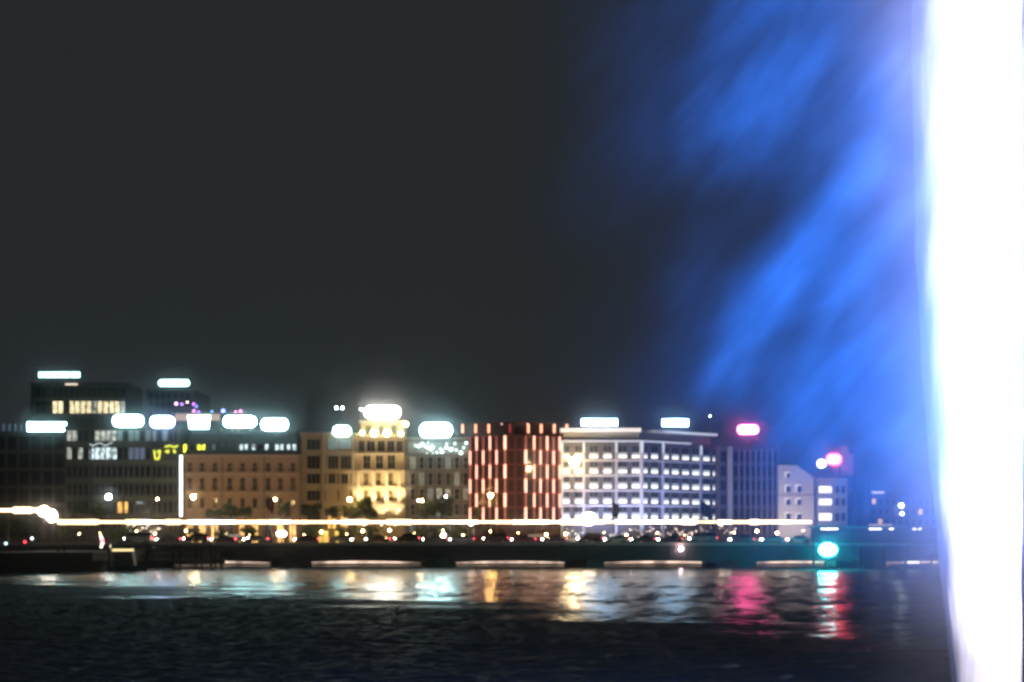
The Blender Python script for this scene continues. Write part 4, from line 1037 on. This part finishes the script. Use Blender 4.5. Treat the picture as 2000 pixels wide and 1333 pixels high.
# ------------------------------------------------------------------ traffic on the bridge
tyre = mat('tyre', (0.02, 0.02, 0.02), 0.9); cglass = glass('car_glass', (0.015, 0.015, 0.018), 0.06); rim_m = mat('rim', (0.4, 0.4, 0.4), 0.4, metal=0.8)
HEAD = glow('headlight', (1.0, 0.95, 0.86), 30); TAIL = glow('taillight', (1.0, 0.06, 0.10), 7)
def paint(name, c):
    m = mat('paint_' + name, c, 0.3, 0.08, 1.0); m.node_tree.nodes['Principled BSDF'].inputs['Coat Weight'].default_value = 0.6; return m
PAINT = {'black': paint('black', (0.015, 0.015, 0.017)), 'red': paint('red', (0.30, 0.02, 0.03)), 'silver': paint('silver', (0.40, 0.44, 0.48)), 'white': paint('white', (0.75, 0.75, 0.75)), 'grey': paint('grey', (0.12, 0.12, 0.13)), 'blue': paint('blue', (0.03, 0.05, 0.14))}
def make_car(kind):
    """Side view towards us, nose at -x."""
    t = bpy.data.objects.new('car', None); COL.objects.link(t)
    if kind == 'saloon':
        low = [(-2.2, .35), (-2.22, .62), (-2.05, .78), (-1.05, .92), (1.5, .98), (2.1, .95), (2.2, .7), (2.15, .35)]
        top = [(-1.1, .92), (-.35, 1.38), (.75, 1.40), (1.6, .98)]; roof = [(-.42, 1.36), (-.3, 1.43), (.7, 1.45), (.82, 1.38)]
    elif kind == 'suv':
        low = [(-2.25, .4), (-2.28, .85), (-2.1, 1.02), (-1.15, 1.12), (2.1, 1.15), (2.25, .9), (2.2, .4)]
        top = [(-1.2, 1.12), (-.55, 1.72), (1.8, 1.72), (2.12, 1.15)]; roof = [(-.62, 1.70), (-.45, 1.79), (1.7, 1.80), (1.86, 1.70)]
    else:
        low = [(-2.5, .4), (-2.52, .9), (-2.3, 1.15), (-1.9, 1.25), (2.5, 1.3), (2.55, .4)]
        top = [(-1.95, 1.25), (-1.3, 2.0), (2.45, 2.0), (2.5, 1.3)]; roof = [(-1.38, 1.98), (-1.2, 2.12), (2.4, 2.12), (2.48, 1.98)]
    W = .88
    MB().profile(low, -W, W, None, [.95] * len(low)).build('body', PAINT['black'], t)
    MB().profile(top, -W, W, None, [.93, .78, .78, .93]).build('window', cglass, t)
    MB().profile(roof, -W, W, None, [.79, .72, .72, .79]).build('roof', PAINT['black'], t)
    ln = max(abs(low[0][0]), 2.2); wx = ln * .62; wr = .34 if kind == 'saloon' else .38
    for sx in (-1, 1):
        for sy in (-1, 1):
            wb = MB(); wb.tube((sx * wx, sy * (W - .2), wr), (sx * wx, sy * (W + .01), wr), wr, n=14); wo = wb.build('wheel', tyre, t)
            rb_ = MB(); rb_.tube((sx * wx, sy * (W + .012), wr), (sx * wx, sy * (W + .02), wr), wr * .6, n=10); rb_.build('rim', rim_m, wo)
    hz_ = .68 if kind == 'saloon' else .85
    for sy in (-1, 1):
        MB().ball((low[0][0] + .08, sy * (W * .82), hz_), .17, 8, 5).build('headlight', HEAD, t)
        MB().ball((low[-1][0] - .0, sy * (W * .82), hz_ + .12), .14, 8, 5).build('taillight', TAIL, t)
    return t
protos = {k: make_car(k) for k in ('saloon', 'suv', 'van')}
used = set()
CARS = [  # px, lane, kind, colour, facing (1 = nose left), label
    (270, 262, 'van', 'white', 1, 'white van on the bridge before the dark banded office'),
    (330, 262, 'saloon', 'silver', 1, 'silver saloon car behind the white van'),
    (384, 261.5, 'suv', 'black', 1, 'black off-road car on the bridge below the bright corner strip'),
    (437, 262, 'saloon', 'grey', 1, 'dark grey saloon car before the left half of the hotel'),
    (500, 262, 'saloon', 'silver', 1, 'pale silver saloon car before the middle of the hotel'),
    (599, 262, 'saloon', 'black', 1, 'black saloon car before the left part of the beige building'),
    (738, 262, 'saloon', 'red', 1, 'red saloon car on the bridge before the palace'),
    (795, 261.5, 'suv', 'black', 1, 'black rounded off-road car between the palace and the grey lattice office'),
    (850, 262, 'saloon', 'grey', 1, 'low dark grey car before the grey lattice office'),
    (902, 262, 'saloon', 'white', 1, 'white saloon car near the left foot of the red building'),
    (968, 261.5, 'suv', 'black', 1, 'black off-road car before the left face of the red building'),
    (1022, 262, 'saloon', 'red', 1, 'dark red car before the chamfered corner of the red building'),
    (1082, 262, 'saloon', 'blue', 1, 'blue saloon car before the right face of the red building'),
    (1152, 261.5, 'suv', 'black', 1, 'black off-road car right below the largest headlight glare'),
    (1204, 262, 'saloon', 'white', 1, 'white saloon car before the left face of the white lined office'),
    (1255, 262, 'saloon', 'grey', 1, 'dark grey saloon car before the corner of the white lined office'),
    (1308, 262, 'saloon', 'blue', 1, 'blue saloon car above the pink bridge lamp'),
    (1372, 262, 'van', 'silver', 1, 'silver van before the right face of the white lined office'),
    (1448, 262, 'saloon', 'red', 1, 'red saloon car before the dark ribbed office'),
    (1510, 262, 'saloon', 'grey', 1, 'dark grey saloon car before the gabled house'),
    (1560, 262, 'saloon', 'white', 1, 'white saloon car near the right end of the long light line'),
    (300, 270, 'saloon', 'white', -1, 'white car in the far lane behind the white van'),
    (462, 270, 'suv', 'grey', -1, 'grey off-road car in the far lane before the hotel'),
    (665, 270, 'saloon', 'grey', -1, 'grey car in the far lane left of the palace'),
    (880, 270, 'saloon', 'silver', -1, 'silver car in the far lane before the grey lattice office'),
    (1052, 270, 'suv', 'red', -1, 'red off-road car in the far lane before the red building'),
    (1120, 270, 'saloon', 'silver', -1, 'silver car in the far lane left of the largest headlight glare'),
    (1230, 270, 'saloon', 'white', -1, 'white car in the far lane before the white lined office'),
    (1335, 270, 'saloon', 'silver', -1, 'silver car in the far lane before the right face of the white lined office'),
    (1480, 270, 'saloon', 'white', -1, 'white car in the far lane before the dark ribbed office'),
]
for px, Y, kind, colr, face_, lab in CARS:
    if kind not in used: o = protos[kind]; used.add(kind)
    else: o = copy_tree(protos[kind])
    o.location = (PX(px, Y), Y, BZ + 0.005); o.rotation_euler.z = 0 if face_ == 1 else math.pi
    for ch in o.children:
        if ch.name.split('.')[0] in ('body', 'roof'):
            ch.data = ch.data if colr == 'black' else ch.data.copy()
            ch.data.materials[0] = PAINT[colr]
    tag(o, lab, 'car' if kind != 'van' else 'van', 'traffic on the bridge')
    if kind == 'van': o.name = 'van'

# ------------------------------------------------------------------ the fountain: jet, spray
def jet():
    t = thing('fountain_jet', (JX, JY, 0), 'glaring white floodlit water jet rising at the right edge of the view', 'fountain')
    n = 40; seg = 220; rn = random.Random(3); vs = []; fs = []
    L_px = [(1333, 1861), (1200, 1849), (1060, 1835), (900, 1819), (700, 1802), (500, 1793), (250, 1788), (0, 1783), (-400, 1770), (-1200, 1750)]
    Hh = 30.0
    def lerp(z):
        py = HY - (z - CH) / JY * F
        for (a, va), (b, vb) in zip(L_px[:-1], L_px[1:]):
            if py >= b: return va + (vb - va) * (py - a) / (b - a)
        return L_px[-1][1]
    ph = [rn.uniform(0, 6.3) for _ in range(8)]
    for j in range(seg + 1):
        z = 0.2 + (Hh - .2) * j / seg
        xl = PX(lerp(z), JY); xr = PX(1991 - 0.002 * (z - CH) * 69, JY)
        c = (xl + xr) / 2; r = (xr - xl) / 2
        if z > 24: r *= max(0.05, 1 - ((z - 24) / 6.2) ** 2)
        for i in range(n):
            a = 2 * math.pi * i / n
            k = 1 + 0.4 * (0.025 * math.sin(5 * a + z * 1.3 + ph[0]) + 0.02 * math.sin(9 * a - z * 2.1 + ph[1]) + 0.015 * math.sin(3 * a + z * .6 + ph[2]))
            vs.append((c + r * k * math.cos(a), JY + r * k * math.sin(a), z))
    for j in range(seg):
        for i in range(n):
            a = j * n + i; b = j * n + (i + 1) % n
            fs.append((a, b, b + n, a + n))
    fs.append(tuple(range(n))[::-1]); fs.append(tuple(range(seg * n, seg * n + n)))
    m, nt_, p = _new('white_water')
    p.inputs['Base Color'].default_value = (0.88, 0.90, 0.93, 1); p.inputs['Roughness'].default_value = 0.6
    p.inputs['Specular IOR Level'].default_value = 0.2
    tc = nt_.nodes.new('ShaderNodeTexCoord'); mp = nt_.nodes.new('ShaderNodeMapping'); mp.inputs['Scale'].default_value = (3, 3, .5)
    nz = nt_.nodes.new('ShaderNodeTexNoise'); nz.inputs['Scale'].default_value = 2.0; nz.inputs['Detail'].default_value = 6
    bp = nt_.nodes.new('ShaderNodeBump'); bp.inputs['Strength'].default_value = .25; bp.inputs['Distance'].default_value = .1
    nt_.links.new(tc.outputs['Object'], mp.inputs[0]); nt_.links.new(mp.outputs[0], nz.inputs['Vector']); nt_.links.new(nz.outputs['Fac'], bp.inputs['Height']); nt_.links.new(bp.outputs[0], p.inputs['Normal'])
    MB().add(vs, fs).build('water_column', m, t, True)
    MB().tube((JX + .55, JY, -.8), (JX + .55, JY, .25), .7, .5, 16).build('nozzle', STEEL, t)
    # the projectors that light it, on a stone plinth out of the water
    for i, (x, y) in enumerate(((JX + 3.2, JY - 20), (JX + 8, JY - 13), (JX + 4, JY - 17))):
        MB().box(x - .45, x + .45, y - .6, y - .15, -.6, .45).build('projector', DARK, t)
jet()

def spray():
    # a cloud of droplets that the wind carries off to the left of the jet
    m = bpy.data.materials.new('spray'); m.use_nodes = True; t = m.node_tree; t.nodes.clear()
    out = t.nodes.new('ShaderNodeOutputMaterial'); pv = t.nodes.new('ShaderNodeVolumePrincipled')
    pv.inputs['Color'].default_value = (0.95, 0.96, 1.0, 1); pv.inputs['Anisotropy'].default_value = 0.0
    t.links.new(pv.outputs[0], out.inputs['Volume'])
    tc = t.nodes.new('ShaderNodeTexCoord'); sp = t.nodes.new('ShaderNodeSeparateXYZ'); t.links.new(tc.outputs['Object'], sp.inputs[0])
    def mth(op, a, b=None, c=None):
        n = t.nodes.new('ShaderNodeMath'); n.operation = op
        for i, q in enumerate((a, b, c)):
            if q is None: continue
            if isinstance(q, (int, float)): n.inputs[i].default_value = q
            else: t.links.new(q, n.inputs[i])
        return n.outputs[0]
    def mrange(v, a, b, c, d):
        n = t.nodes.new('ShaderNodeMapRange'); n.interpolation_type = 'SMOOTHSTEP'
        t.links.new(v, n.inputs[0])
        for i, q in enumerate((a, b, c, d)): n.inputs[i + 1].default_value = q
        return n.outputs[0]
    def noise(scale, sx, sz, rot, det, off=0.0):
        mp = t.nodes.new('ShaderNodeMapping'); mp.vector_type = 'POINT'
        mp.inputs['Rotation'].default_value = (0, rot, 0)
        mp2 = t.nodes.new('ShaderNodeMapping'); mp2.inputs['Scale'].default_value = (sx, 0.6, sz); mp2.inputs['Location'].default_value = (off, off * .7, off * .3)
        n = t.nodes.new('ShaderNodeTexNoise'); n.inputs['Scale'].default_value = scale; n.inputs['Detail'].default_value = det; n.inputs['Roughness'].default_value = .5
        t.links.new(tc.outputs['Object'], mp.inputs[0]); t.links.new(mp.outputs[0], mp2.inputs[0]); t.links.new(mp2.outputs[0], n.inputs['Vector'])
        return n.outputs['Fac']
    X, Z = sp.outputs['X'], sp.outputs['Z']        # object origin at the jet's foot: X negative downwind
    d = mth('MULTIPLY', X, -1.0)                   # metres downwind
    wide = mth('POWER', 2.718, mth('MULTIPLY', mth('MAXIMUM', mth('SUBTRACT', d, 1.5), 0.0), -1 / 4.4))
    rad = mth('SQRT', mth('ADD', mth('MULTIPLY', mth('ADD', X, 0.2), mth('ADD', X, 0.2)), mth('MULTIPLY', sp.outputs['Y'], sp.outputs['Y'])))
    skin = mth('ADD', 0.95, mth('MULTIPLY', mth('MINIMUM', Z, 16.0), 0.022))      # radius of the solid jet
    near = mth('MULTIPLY', mth('POWER', 2.718, mth('MULTIPLY', mth('MAXIMUM', mth('SUBTRACT', rad, skin), 0.0), -1 / 1.1)), 2.4)
    near = mth('MULTIPLY', near, mrange(d, -0.4, 0.6, 0.0, 1.0))
    edge = mrange(d, 4.5, 13.5, 1.0, 0.0)
    low = mrange(Z, 1.5, 11.0, 0.10, 1.0)
    n1 = mrange(noise(0.27, 1.1, 0.66, R(-33), 3), 0.36, 0.68, 0.06, 1.0)
    n2 = mrange(noise(0.66, 1.0, 0.62, R(-36), 4, 4.0), 0.34, 0.70, 0.32, 1.4)
    n3 = mrange(noise(1.7, 1.3, 0.3, R(-40), 3, 9.0), 0.36, 0.68, 0.6, 1.45)
    n1 = mth('MAXIMUM', n1, mth('MULTIPLY', mth('POWER', 2.718, mth('MULTIPLY', d, -1 / 2.6)), 0.6))
    dens = mth('MULTIPLY', mth('MULTIPLY', mth('MULTIPLY', mth('MULTIPLY', wide, n1), n2), n3), mth('MULTIPLY', edge, low))
    # a denser strand that curls away from the jet and falls, with a second one nearer to it
    def strand(z0, hgt, d0, reach, wid, amt):
        tt = mth('MAXIMUM', mth('DIVIDE', mth('SUBTRACT', Z, z0), hgt), 0.0)
        dc = mth('SUBTRACT', d0, mth('MULTIPLY', mth('POWER', tt, 1.4), reach))
        g = mth('DIVIDE', mth('SUBTRACT', d, dc), wid); g = mth('POWER', 2.718, mth('MULTIPLY', mth('MULTIPLY', g, g), -1.0))
        win = mth('MULTIPLY', mrange(Z, z0 - 1.0, z0 + 1.2, 0.0, 1.0), mrange(Z, z0 + hgt, z0 + hgt + 3.5, 1.0, 0.0))
        return mth('MULTIPLY', mth('MULTIPLY', mth('MULTIPLY', g, win), amt), mth('MULTIPLY', n2, n3))
    dens = mth('ADD', dens, mth('ADD', strand(9.0, 6.5, 7.3, 4.0, 0.75, 0.55), mth('ADD', strand(10.5, 4.5, 4.6, 2.6, 0.55, 0.35), strand(15.5, 6.0, 7.0, 2.2, 1.7, 0.42))))
    dens = mth('ADD', mth('MULTIPLY', dens, 1.5), mth('MULTIPLY', mth('MULTIPLY', edge, wide), mth('MULTIPLY', low, 0.11)))
    dens = mth('ADD', dens, mth('MULTIPLY', near, mrange(Z, 0.5, 9.0, 0.10, 1.0)))
    ySoft = mrange(mth('ABSOLUTE', sp.outputs['Y']), 1.0, 4.2, 1.0, 0.0)
    t.links.new(mth('MULTIPLY', mth('MULTIPLY', dens, ySoft), SPRAY_D), pv.inputs['Density'])
    o = MB().box(-16.0, 1.6, -4.4, 4.4, 0.15, 30.0).mesh('spray', m)
    ob = bpy.data.objects.new('spray', o); COL.objects.link(ob); ob.location = (JX, JY, 0)
    tag(ob, 'blue lit veil of windblown spray drifting left from the white jet', None, None, 'stuff')
SPRAY_D = 0.14
spray()

# ------------------------------------------------------------------ thin scattering air added round everything for lens bloom round the lights
BLOOM_HAZE_D = 0.00022
if BLOOM_HAZE_D:
    m = bpy.data.materials.new('bloom_haze'); m.use_nodes = True; t = m.node_tree; t.nodes.clear()
    out = t.nodes.new('ShaderNodeOutputMaterial'); pv = t.nodes.new('ShaderNodeVolumePrincipled')
    pv.inputs['Color'].default_value = (0.9, 0.95, 1.0, 1); pv.inputs['Density'].default_value = BLOOM_HAZE_D; pv.inputs['Anisotropy'].default_value = 0.993
    t.links.new(pv.outputs[0], out.inputs['Volume'])
    tag(MB().box(-620, 620, -140, 920, -2, 62).build('bloom_haze', m), kind='stuff')
